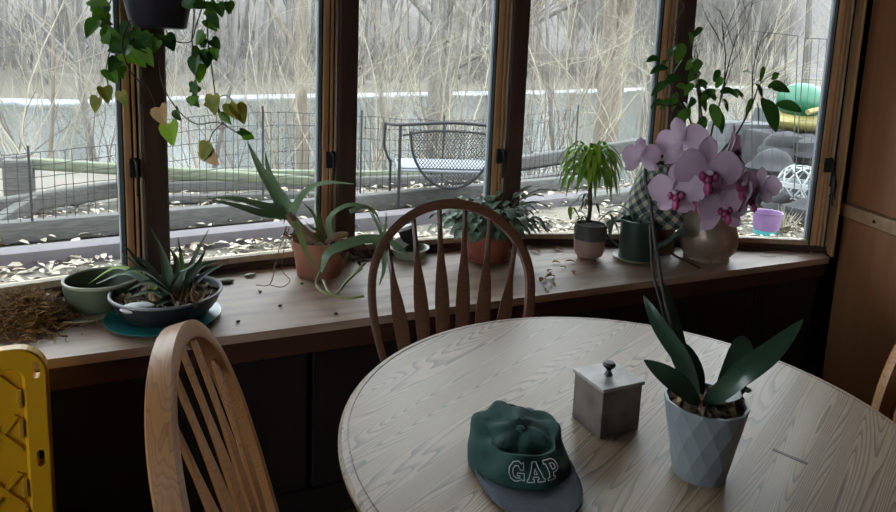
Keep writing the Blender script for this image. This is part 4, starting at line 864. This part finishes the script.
# terracotta pot with felted grey-green leaves
c = base(487, 267, S, .095)
saucer(c, .1, 'terra2', 'terracotta saucer under the grey-leaved plant behind the chair', .02)
t = thing('potted_plant', 'terracotta pot of drooping grey-green leaves, behind the chair back', 'potted plant', (c.x, c.y, S + .009))
pot(t, 'pot', c, S + .009, [(0, 0), (.07, 0), (.072, .004), (.092, .08), (.1, .082), (.103, .118), (.095, .118), (.09, .09), (.07, .085), (0, .083)], 'terra2')
soil(t, c, S + .115, .092)
ctr = V((c.x, c.y, S + .12)); b = bm_(); st = bm_()
for k in range(190):
    a = rnd.uniform(0, 2 * pi); el = rnd.uniform(.1, 1.3); L_ = rnd.uniform(.1, .215); dd = V((cos(a) * cos(el) * 1.15, sin(a) * cos(el), sin(el) * .75))
    p0 = ctr + dd * L_ * rnd.uniform(.35, .85) + V((cos(a), sin(a), 0)) * .02; p1 = p0 + V((cos(a), sin(a), .35)) * .035; p2 = p0 + V((cos(a), sin(a), -.2)) * .07
    blade(b, [p0, p1, p2], rnd.uniform(.026, .044), .0015, 7, (0, 0, 1), .25, 'leaf')
    if k % 3 == 0: tube(st, [ctr + rv(rnd, .01), (ctr + p0) / 2 + V((0, 0, .01)), p0], [.003, .0025, .0015], 5)
for q in [(556, 190, 2.62), (548, 206, 2.62), (552, 232, 2.6), (540, 186, 2.7), (536, 226, 2.56), (524, 240, 2.6), (450, 222, 2.6), (446, 214, 2.62), (544, 196, 2.66), (530, 214, 2.6)]:  # the long arms
    e = at(*q); m_ = ctr.lerp(e, .6) + V((0, 0, .05)); blade(b, [ctr.lerp(e, .55) + V((0, 0, .045)), ctr.lerp(e, .8) + V((0, 0, .03)), e], .034, .0015, 8, (0, 0, 1), .25, 'leaf'); tube(st, spline([ctr, m_, e], 8), .002, 5)
obj('foliage', b, 'leafg', t); obj('stems', st, 'stemb', t)

# two tone pot with a lime dracaena
c = base(588, 262, S, .055)
t = thing('potted_dracaena', 'small lime green dracaena in a two-tone grey and beige pot', 'potted plant', (c.x, c.y, S))
pot(t, 'pot', c, S, [(0, .008), (.04, .008), (.052, .016), (.059, .035), (.063, .08), (.063, .083)], 'pink')
b = bm_()
for k in range(3): a = k * 2.09 + .5; lathe(b, (c.x + .035 * cos(a), c.y + .035 * sin(a), S), [(0, 0), (.009, 0), (.011, .012), (0, .012)], 12)
obj('foot', b, 'pink', t)
b = bm_(); lathe(b, (c.x, c.y, S), [(.0632, .082), (.0634, .1), (.061, .142), (.056, .142), (.057, .12), (.05, .118)], 48); obj('glazed_band', b, 'slate', t)
soil(t, c, S + .132, .056)
tk = spline([at(587, 228, 2.72), at(590, 210, 2.73), at(590, 190, 2.74), at(591, 172, 2.74)], 10)
b = bm_(); tube(b, tk, [.009, .008, .009, .008, .009, .008, .008, .008, .007, .007, .006], 8); obj('trunk', b, 'stemb', t)
b = bm_(); 
for k in range(64):
    a = k * 2.4; u = k / 64; p0 = tk[10] - V((0, 0, .05 * (1 - u))); hd = V((cos(a), sin(a), 0)); L_ = .10 + .035 * rnd.random()
    up_ = .035 + .085 * u
    blade(b, [p0, p0 + hd * L_ * .42 + V((0, 0, up_)), p0 + hd * L_ * .85 + V((0, 0, up_ * .75)), p0 + hd * L_ * 1.05 + V((0, 0, up_ * .75 - .045 - .035 * (1 - u)))], .022, .0012, 10, (0, 0, 1), .3, 'leaf')
obj('crown_leaves', b, 'leafl', t)
b = bm_()
for k in range(16):
    a = rnd.uniform(0, 6.28); p0 = tk[rnd.randint(0, 5)]; hd = V((cos(a), sin(a), 0)); L_ = rnd.uniform(.05, .09)
    blade(b, [p0, p0 + hd * L_ * .6 + V((0, 0, .02)), p0 + hd * L_ + V((0, 0, -.02))], .013, .001, 6, (0, 0, 1), .3, 'leaf')
obj('lower_leaves', b, 'leafd', t)
leaf('drooping_leaf', [(582, 222, 2.70), (573, 208, 2.68), (570, 212, 2.66), (571, 222, 2.65)], .02, 'leafl', .0014, (0, 0, 1), .3)
leaf('drooping_leaf', [(596, 224, 2.70), (608, 214, 2.66), (614, 222, 2.64), (620, 236, 2.63)], .018, 'leafg', .0014, (0, 0, 1), .3)

# dark green watering can used as a cachepot
c = base(635, 266, S, .092)
saucer(c, .092, 'palesaucer', 'pale green saucer under the dark green watering can', .014)
t = thing('watering_can', 'dark green enamel watering can with a small spout, planted up on the window seat', 'watering can', (c.x, c.y, S + .009))
pot(t, 'body', c, S + .009, [(0, 0), (.068, 0), (.069, .004), (.069, .15), (.071, .152), (.071, .156), (.067, .157), (.065, .15), (.064, .12), (0, .118)], 'can')
soil(t, c, S + .135, .064)
sd = (LAT * .95 - FWD * .3).normalized(); p0 = V((c.x, c.y, S + .05)) + sd * .06
b = bm_(); tube(b, [p0, p0 + sd * .05 + V((0, 0, .035)), p0 + sd * .085 + V((0, 0, .07))], [.02, .013, .009], 12); e = p0 + sd * .085 + V((0, 0, .07)); tube(b, [e, e + (sd + V((0, 0, .6))) * .035], [.01, .027], 14); obj('spout', b, 'can', t)
b = bm_(); tube(b, spline([V((c.x, c.y, S + .15)) - sd * .068, V((c.x, c.y, S + .145)) - sd * .115, V((c.x, c.y, S + .09)) - sd * .12, V((c.x, c.y, S + .04)) - sd * .068], 12), .005, 8); obj('handle', b, 'can', t)
for pts in ([(632, 224, 2.72), (622, 214, 2.68), (612, 212, 2.66), (604, 216, 2.65)], [(634, 224, 2.72), (628, 210, 2.70), (618, 206, 2.7), (608, 208, 2.7)], [(630, 222, 2.7), (618, 218, 2.66), (611, 226, 2.64), (610, 238, 2.63)], [(638, 224, 2.7), (646, 214, 2.67), (652, 214, 2.66)]):
    leaf('leaf', pts, .026, 'leafg', .0016, (0, 0, 1), .3)

# ceramic cottage lantern with a gingham roof
c = base(652, 254, S, .09)
t = thing('ceramic_lantern', 'ceramic cottage lantern with a navy and cream gingham cone roof, behind the watering can', 'lantern', (c.x, c.y, S))
pot(t, 'body', c, S, [(0, 0), (.088, 0), (.09, .006), (.084, .02), (.08, .13), (0, .13)], 'tan')
c = V((at(647, 215, 2.80).x, at(647, 215, 2.80).y)); 
c2 = base(652, 254, S, .09); c = V((c2.x - .015, c2.y - .01))
b = bm_(); uvl = b.loops.layers.uv.new('UVMap'); n_ = 48; prof = [(.146, .122), (.150, .130), (.147, .138), (.122, .2), (.094, .28), (.07, .35), (.06, .372)]
rings = [[b.verts.new((c.x + r * cos(2 * pi * k / n_), c.y + r * sin(2 * pi * k / n_), S + z)) for k in range(n_)] for r, z in prof]; acc = 0
for j in range(len(prof) - 1):
    dl = sqrt((prof[j + 1][0] - prof[j][0]) ** 2 + (prof[j + 1][1] - prof[j][1]) ** 2) / .058
    for k in range(n_):
        f = b.faces.new((rings[j][k], rings[j][(k + 1) % n_], rings[j + 1][(k + 1) % n_], rings[j + 1][k]))
        for l, (u, v_) in zip(f.loops, ((k, acc), (k + 1, acc), (k + 1, acc + dl), (k, acc + dl))): l[uvl].uv = (u / n_ * 13 + v_, v_ - u / n_ * 13)
    acc += dl
obj('roof', b, 'check', t)
b = bm_(); lathe(b, (c.x, c.y, S), [(.05, .37), (.068, .372), (.07, .38), (.066, .384), (.05, .386)], 36); obj('iron_band', b, 'iron', t)
b = bm_(); lathe(b, (c.x, c.y, S), [(.058, .386), (.062, .395), (.055, .415), (.03, .43), (0, .436)], 36); obj('cap', b, 'cream', t)

# bronze vase with leafy branches
c = base(705, 265, S, .105)
t = thing('bronze_vase', 'large bronze pear-shaped vase with tall green leafy branches', 'vase', (c.x, c.y, S))
pot(t, 'vase', c, S, [(0, .0), (.085, 0), (.09, .008), (.086, .016), (.106, .04), (.117, .075), (.114, .11), (.098, .16), (.08, .2), (.074, .24), (.076, .28), (.08, .295), (.073, .295), (.068, .26), (0, .25)], 'bronze', 56)
top = V((c.x, c.y, S + .27)); Dv = 2.80
BR = [[(706, 168, 2.74), (700, 128, 2.62), (698, 95, 2.58), (690, 62, 2.56)], [(708, 168, 2.74), (712, 130, 2.66), (722, 96, 2.64), (733, 62, 2.64)], [(710, 166, 2.85), (736, 135, 2.8), (752, 104, 2.78), (760, 84, 2.77), (776, 72, 2.76)],
      [(706, 166, 2.74), (690, 120, 2.6), (672, 88, 2.54), (666, 70, 2.54)], [(704, 168, 2.74), (686, 110, 2.6), (668, 106, 2.54), (656, 104, 2.52)], [(706, 168, 2.74), (700, 100, 2.6), (692, 66, 2.55), (680, 52, 2.52)]]
b = bm_()
for br in BR: tube(b, spline([top] + [at(*p) for p in br], 16), [.006 - .0045 * k / 16 for k in range(17)], 6)
obj('branches', b, 'stemb', t)
b = bm_()
def twig(b, p, q, r, lv):
    tube(b, [p, p.lerp(q, .5) + rv(rnd, .012), q], [r, r * .8, r * .5], 4)
    if lv:
        for _ in range(3):
            s_ = p.lerp(q, rnd.uniform(.35, .95)); dd = (q - p) * rnd.uniform(.4, .7); twig(b, s_, s_ + Matrix.Rotation(rnd.uniform(-.7, .7), 3, V((FWD.x, FWD.y, 0))) @ dd + rv(rnd, .02), r * .6, lv - 1)
for a_, e_ in (((720, 100, 2.65), (738, 30, 2.66)), ((724, 94, 2.65), (722, 22, 2.66)), ((696, 70, 2.58), (688, 38, 2.58)), ((752, 105, 2.76), (758, 40, 2.76)), ((701, 95, 2.6), (694, 50, 2.6))):
    twig(b, at(*a_), at(*e_), .0028, 2)
obj('bare_twigs', b, 'vstem', t)
b = bm_(); 
LV = [(660, 60, 646, 62), (668, 68, 650, 74), (672, 60, 660, 68), (676, 48, 668, 58), (684, 44, 676, 64), (690, 40, 703, 28), (692, 44, 688, 34), (668, 82, 651, 96), (664, 102, 650, 108), (672, 100, 660, 110), (676, 92, 672, 112),
      (680, 78, 664, 84), (686, 70, 696, 60), (690, 74, 700, 66), (694, 84, 684, 96), (698, 92, 706, 112), (706, 100, 716, 90), (712, 104, 718, 128), (714, 82, 720, 70), (716, 88, 724, 78), (708, 84, 694, 88), (700, 72, 688, 82),
      (720, 92, 736, 94), (724, 90, 738, 98), (730, 92, 744, 100), (726, 104, 712, 98), (718, 112, 722, 134), (704, 116, 698, 138), (690, 110, 676, 126), (754, 76, 742, 72), (760, 82, 764, 66), (756, 84, 762, 98), (768, 88, 784, 84), (772, 88, 790, 92),
      (762, 98, 772, 126), (766, 100, 776, 132), (776, 104, 802, 112), (772, 80, 780, 74), (752, 98, 746, 116), (757, 102, 758, 126), (744, 96, 730, 94), (688, 92, 676, 86), (684, 102, 690, 118), (696, 100, 688, 108), (700, 60, 694, 74), (682, 60, 672, 76),
      (710, 92, 700, 102), (716, 100, 704, 92), (722, 100, 728, 112), (698, 80, 706, 90)]
for (x_, y_, x2, y2) in LV:
    d_ = (2.75 if x_ > 740 else 2.56 + max(0, x_ - 680) * .0018) + rnd.uniform(-.05, .05); p, q = at(x_, y_, d_), at(x2, y2, d_ + rnd.uniform(-.05, .05)); L_ = (q - p).length
    mid = p.lerp(q, .5) + V((0, 0, .010)); blade(b, [p, mid, q], max(.028, L_ * .44), .0012, 8, (rnd.uniform(-.6, .6), -.75, rnd.uniform(.2, .9)), .2, 'leaf')
obj('foliage', b, 'leafm', t)

# moss clump at the left end
mc = base(22, 338, S, .07); mc.z = S
t = thing('root_clump', 'shaggy clump of dry brown moss and roots at the far left of the window seat', 'moss', mc)
b = bm_()
for _ in range(150):
    x_, y_ = rnd.gauss(0, .05), rnd.gauss(.045, .055); k = max(0, 1 - (x_ / .12) ** 2 - ((y_ - .045) / .14) ** 2); z = (.006 + .055 * k) * rnd.uniform(.2, 1); q = rnd.uniform(.008, .02)
    if k > 0: ell(b, mc + V((x_, y_, z)), q, q * rnd.uniform(.6, 1), q * rnd.uniform(.5, .9), 8, 6, .12, rnd)
obj('mat', b, 'moss', t)
b = bm_()
for _ in range(2400):
    x_, y_ = rnd.gauss(0, .055), rnd.gauss(.045, .06); k = max(0, 1 - (x_ / .12) ** 2 - ((y_ - .045) / .14) ** 2); p = mc + V((x_, y_, .008 + .07 * k * rnd.uniform(.5, 1.05)))
    a = rnd.uniform(0, 6.28); q = p + V((cos(a), sin(a), rnd.uniform(-.5, .6))) * rnd.uniform(.015, .04); q.z = max(q.z, S + .002); tube(b, [p, p.lerp(q, .5) + rv(rnd, .006), q], [.0016, .0014, .0006], 4)
o = obj('fibres', b, 'moss', t); o['kind'] = 'stuff'
b = bm_(); blade(b, [at(46, 294, 1.88), at(50, 300, 1.85), at(53, 306, 1.84)], .022, .002, 6, (-.3, -.6, .7), .2, 'leaf'); obj('pale_leaf', b, 'white', t)

# stones, dead leaves and straw on the seat
for px, py, rx, ry, rz, lab in ((190, 287, .028, .016, .007, 'flat grey-green stone on the seat left of the terracotta pot, nearer the charcoal bowl'), (224, 281, .034, .019, .008, 'oval pale stone on the seat just left of the terracotta pot')):
    p = on(px, py, S + rz * .8); b = bm_(); ell(b, p, rx, ry, rz, 16, 10, .04, rnd); tag(obj('stone', b, 'stone', None, (p.x, p.y, S)), lab, 'stone', 'stones on the window seat')
p = on(250, 275, S + .006); b = bm_(); ell(b, p, .02, .012, .006, 12, 8); tag(obj('shell', b, 'palesaucer', None, (p.x, p.y, S)), 'small pale green shell against the window frame beside the oval stone', 'shell')
proto = None
for k, (px, py) in enumerate([(549, 271), (556, 263), (543, 281), (575, 273), (553, 285), (537, 252), (558, 249), (546, 290), (563, 268), (530, 248), (570, 262), (550, 277)]):
    p = on(px, py, S + .003)
    if proto is None:
        b = bm_(); blade(b, [(-.018, 0, .001), (0, .003, .006), (.02, 0, .002)], .018, .0012, 8, (0, 0, 1), .5, 'leaf'); proto = obj('dried_leaf', b, 'deadleaf'); o = proto
    else: o = proto.copy(); COL.objects.link(o)
    o.location = p; o.rotation_euler = (0, 0, rnd.uniform(0, 6.28)); s_ = rnd.uniform(.7, 1.15); o.scale = (s_, s_, s_)
    tag(o, 'small curled brown dead leaf on the window seat left of the dracaena', 'leaf', 'dead leaves on the window seat')
proto = None
for k, (px, py) in enumerate([(187, 284), (185, 290), (172, 296), (326, 304), (292, 274), (250, 282), (270, 296), (228, 312)]):
    p = on(px + 10, py + 10, S + .002)
    if proto is None:
        b = bm_(); ell(b, (0, 0, .002), .007, .005, .003, 8, 6, .2, rnd); proto = obj('dirt_crumb', b, 'stemb'); o = proto
    else: o = proto.copy(); COL.objects.link(o)
    o.location = p; o.rotation_euler = (0, 0, k); tag(o, 'dark crumb of potting soil on the window seat left of the chair back', 'crumb', 'soil crumbs on the window seat')
proto = None
for k, (px, py, a) in enumerate([(775, 252, 2.6), (788, 250, .3), (797, 254, .1), (806, 256, 2.9), (782, 256, .6), (812, 253, .4), (768, 256, 2.8), (792, 247, 2.2), (800, 250, .9)]):
    p = on(px, py, S + .0025)
    if proto is None:
        b = bm_(); tube(b, [(-.035, 0, 0), (0, .006, .002), (.035, 0, 0)], .0015, 5); proto = obj('straw', b, 'bead'); o = proto
    else: o = proto.copy(); COL.objects.link(o)
    o.location = p; o.rotation_euler = (0, 0, a); tag(o, 'thin pale straw lying in the right corner of the window seat', 'straw', 'straws on the window seat')
p = on(696, 252, S + .006); b = bm_(); tube(b, [on(664, 248, S + .003), on(678, 257, S + .003), on(700, 268, S + .003)], .0035, 6); tag(obj('twig', b, 'vstem', None, on(678, 257, S)), 'thin dark twig lying before the bronze vase', 'twig')
# iron gecko on the jamb
f0, f1 = V((2.640, 1.783)), V((2.700, 1.890)); jn = V((-.872, .489)); jd = (f1 - f0).normalized()
J = lambda s_, z, o_=.006: p3(f0 + jd * s_ + jn * o_, z)
t = thing('gecko_ornament', 'small black iron gecko ornament on the tan window jamb', 'ornament', J(.035, .93, 0))
b = bm_(); tube(b, [J(.04, .99), J(.038, .965), J(.034, .945), J(.036, .92), J(.04, .90), J(.03, .875), J(.02, .865)], [.004, .009, .008, .009, .006, .004, .002], 8); obj('body', b, 'iron', t)
for s_, z, s2, z2 in ((.034, .95, .012, .955), (.04, .95, .062, .962), (.034, .91, .012, .895), (.04, .91, .062, .90)): b = bm_(); tube(b, [J(s_, z), J((s_ + s2) / 2, (z + z2) / 2 + .008), J(s2, z2)], .0028, 5); obj('leg', b, 'iron', t)

# yellow plastic tray standing on its edge
yx1, yz1, yy = -.190, .752, 1.62; yx0, yz0 = -.75, .02; R_ = .06
t = thing('plastic_tray', 'yellow plastic tray panel with a slotted rim stood on edge at the far left', 'tray', ((yx0 + yx1) / 2, yy, 0))
def rrect(x0, x1, z0, z1, r, n=8):
    out = []
    for cx_, cz_, a0 in ((x1 - r, z1 - r, 0), (x0 + r, z1 - r, pi / 2), (x0 + r, z0 + r, pi), (x1 - r, z0 + r, 1.5 * pi)):
        out += [(cx_ + r * cos(a0 + k / n * pi / 2), cz_ + r * sin(a0 + k / n * pi / 2)) for k in range(n + 1)]
    return out
b = bm_(); loops = []
for x0, x1, z0, z1, r, y in ((yx0, yx1, yz0, yz1, R_, yy + .03), (yx0, yx1, yz0, yz1, R_, yy + .004), (yx0 + .004, yx1 - .004, yz0 + .004, yz1 - .004, R_ - .004, yy), (yx0 + .042, yx1 - .042, yz0 + .042, yz1 - .042, .03, yy), (yx0 + .05, yx1 - .05, yz0 + .05, yz1 - .05, .026, yy + .014)):
    loops.append([b.verts.new((px_, y, pz_)) for px_, pz_ in rrect(x0, x1, z0, z1, r)])
for A_, B_ in zip(loops, loops[1:]):
    for k in range(len(A_)): b.faces.new((A_[k], A_[(k + 1) % len(A_)], B_[(k + 1) % len(A_)], B_[k]))
b.faces.new(loops[0]); b.faces.new(loops[-1])
panel_o = obj('panel', b, 'yellow', t, smooth=False)
cut = bm_()
for z in (.70, .49, .28, .09):
    prism(cut, [(x_, z_) for x_, z_ in rrect(yx1 - .028, yx1 - .014, z - .02, z + .02, .0069, 4)], yy - .02, yy + .06)
for v in cut.verts: v.co = V((v.co.x, v.co.z, v.co.y))
me = bpy.data.meshes.new('c'); bmesh.ops.recalc_face_normals(cut, faces=cut.faces); cut.to_mesh(me); cut.free(); cu = bpy.data.objects.new('c', me); COL.objects.link(cu)
md = panel_o.modifiers.new('slots', 'BOOLEAN'); md.object = cu; md.operation = 'DIFFERENCE'; md.solver = 'EXACT'; cu.location = (0, 0, 0)
bpy.context.view_layer.update(); nm = bpy.data.meshes.new_from_object(panel_o.evaluated_get(bpy.context.evaluated_depsgraph_get())); panel_o.modifiers.clear(); panel_o.data = nm; bpy.data.objects.remove(cu)
b = bm_()
for k in range(-2, 8):                 # the lattice moulded into the recess
    for sg in (1, -1):
        x_ = yx0 + .06 + k * .11; pts = []
        for i in range(80):
            px_ = x_ - .2 + i * .0085 if sg > 0 else x_ + .35 - i * .0085; pz_ = .08 + i * .0105
            if yx0 + .055 < px_ < yx1 - .056 and .06 < pz_ < yz1 - .056: pts.append((px_, yy + .0125 + .0008 * sg, pz_))
        if len(pts) > 3: bar(b, pts[0], pts[-1], .012, .006, up=(0, 1, 0))
obj('moulded_lattice', b, 'yellow', t, smooth=False)
for z in (.635, .565, .42, .35, .21, .15): b = bm_(); box(b, yx1 - .060, yx1 - .050, yy + .002, yy + .014, z - .022, z + .022, .003); obj('clip', b, 'yellowd', t)

# hanging basket with trailing vines at the top left
hc = at(158, 6, 2.0); hc = V((hc.x, hc.y, hc.z)); hb = hc.z - .065
t = thing('hanging_basket', 'dark hanging pot with trailing heart-leaved vines in front of the left window post', 'hanging plant', (hc.x, hc.y, hb))
b = bm_(); lathe(b, (hc.x, hc.y, hb), [(0, 0), (.074, 0), (.08, .006), (.108, .15), (.114, .155), (.112, .165), (.105, .16), (.085, .1), (0, .1)], 40); obj('pot', b, 'basket', t)
b = bm_()
for k in range(3): a = k * 2.1; tube(b, [(hc.x + .11 * cos(a), hc.y + .11 * sin(a), hb + .16), (hc.x, hc.y, hb + .55), (hc.x, hc.y, 2.45)], .0025, 5)
obj('hanger', b, 'wire', t); soil(t, V((hc.x, hc.y)), hb + .15, .1)
VN = [[(120, -20, 1.98), (108, 10, 1.97), (112, 40, 1.96), (106, 70, 1.96), (112, 100, 1.96)], [(130, 20, 1.9), (122, 45, 1.88), (130, 70, 1.88), (140, 82, 1.88)], [(186, -10, 1.96), (194, 10, 1.94), (192, 40, 1.93), (196, 70, 1.93), (194, 106, 1.93)],
      [(200, -20, 2.0), (206, 10, 1.98), (208, 40, 1.97), (212, 70, 1.97), (216, 100, 1.97), (220, 118, 1.97)], [(166, 30, 1.95), (172, 40, 1.95), (190, 42, 1.95), (196, 26, 1.95), (204, 2, 1.96)],
      [(158, 60, 1.93), (164, 88, 1.93), (178, 110, 1.93), (196, 124, 1.94), (218, 122, 1.96), (236, 132, 1.98), (248, 140, 2.0)], [(222, 122, 1.97), (218, 100, 1.98), (228, 96, 2.0), (238, 112, 2.0)], [(224, 122, 1.97), (212, 134, 1.98), (208, 150, 1.98)],
      [(140, 78, 1.9), (150, 92, 1.92), (158, 112, 1.92)], [(112, -10, 2.0), (96, 8, 2.0), (90, 26, 2.0)]]
b = bm_()
for v_ in VN: tube(b, spline([at(*p) for p in v_], 18), .0019, 5)
obj('vines', b, 'vstem', t)
HL = [(98, 6, 100, 18, 0), (104, 12, 94, 26, 0), (96, 22, 86, 36, 0), (92, 0, 108, 4, 0), (108, 4, 98, 12, 0), (100, 22, 112, 24, 0), (110, 30, 104, 42, 0), (106, 34, 122, 40, 0), (118, 40, 110, 50, 0), (126, 34, 132, 48, 0), (112, 48, 124, 52, 0), (130, 44, 122, 56, 0), (138, 40, 150, 52, 0),
      (132, 52, 144, 66, 1), (122, 54, 134, 62, 1), (116, 58, 110, 72, 0), (118, 62, 122, 78, 0), (108, 70, 116, 82, 0), (104, 88, 108, 102, 2), (98, 98, 94, 112, 2), (110, 90, 100, 96, 2), (122, 92, 126, 106, 2), (142, 40, 136, 50, 0), (146, 50, 152, 66, 0), (150, 34, 142, 44, 0), (128, 24, 120, 34, 0), (134, 30, 142, 38, 0), (154, 42, 148, 54, 0),
      (158, 40, 152, 50, 0), (120, 66, 114, 78, 0), (166, 36, 174, 50, 0), (168, 42, 162, 38, 0), (210, 2, 214, 14, 0), (206, 10, 216, 12, 0), (218, 4, 222, 16, 0), (228, 2, 230, 14, 0), (212, 14, 218, 28, 0), (208, 20, 216, 30, 0), (204, 34, 196, 44, 0), (212, 40, 218, 46, 0), (214, 48, 216, 60, 0), (206, 44, 198, 38, 0),
      (200, 50, 196, 66, 0), (204, 54, 208, 66, 0), (196, 58, 194, 74, 0), (198, 66, 200, 82, 1), (206, 56, 198, 62, 0), (194, 82, 196, 94, 0), (198, 86, 190, 92, 0), (192, 96, 198, 106, 0), (190, 102, 196, 98, 0), (214, 96, 214, 114, 2), (206, 102, 216, 106, 2), (230, 104, 238, 120, 2), (236, 106, 244, 122, 2), (224, 112, 230, 124, 0), (240, 130, 250, 134, 0), (244, 134, 254, 138, 1),
      (160, 108, 164, 124, 3), (176, 110, 180, 120, 0), (170, 124, 172, 144, 1), (208, 144, 202, 160, 2), (206, 148, 216, 164, 3), (186, -2, 204, 4, 0), (196, 2, 206, 8, 0)]
grp = {0: bm_(), 1: bm_(), 2: bm_(), 3: bm_()}
for x_, y_, x2, y2, k in HL:
    d_ = 1.93 + rnd.uniform(-.05, .06); p, q = at(x_, y_, d_), at(x2, y2, d_ + rnd.uniform(-.02, .02)); L_ = max(.034, (q - p).length * 1.08)
    heart(grp[k], p, q - p, V((rnd.uniform(-.7, .7) - .3, -.8, rnd.uniform(-.2, .5))), L_, L_ * rnd.uniform(.8, 1.0))
obj('green_leaves', grp[0], 'vine', t); obj('lime_leaves', grp[1], 'leafl', t); obj('yellowing_leaves', grp[2], 'viney', t); obj('tan_leaves', grp[3], 'vinet', t)
# a dry tendril hanging by the right-hand post
b = bm_(); tube(b, spline([at(674, -40, 2.7), at(677, -5, 2.7), at(684, 6, 2.7), at(680, 14, 2.7), at(674, 30, 2.7), at(676, 50, 2.7), at(673, 70, 2.7)], 30), .0016, 5); tag(obj('tendril', b, 'root', None, at(674, 0, 2.7)), 'pale dry tendril hanging down the dark post beside the orchid', 'tendril')
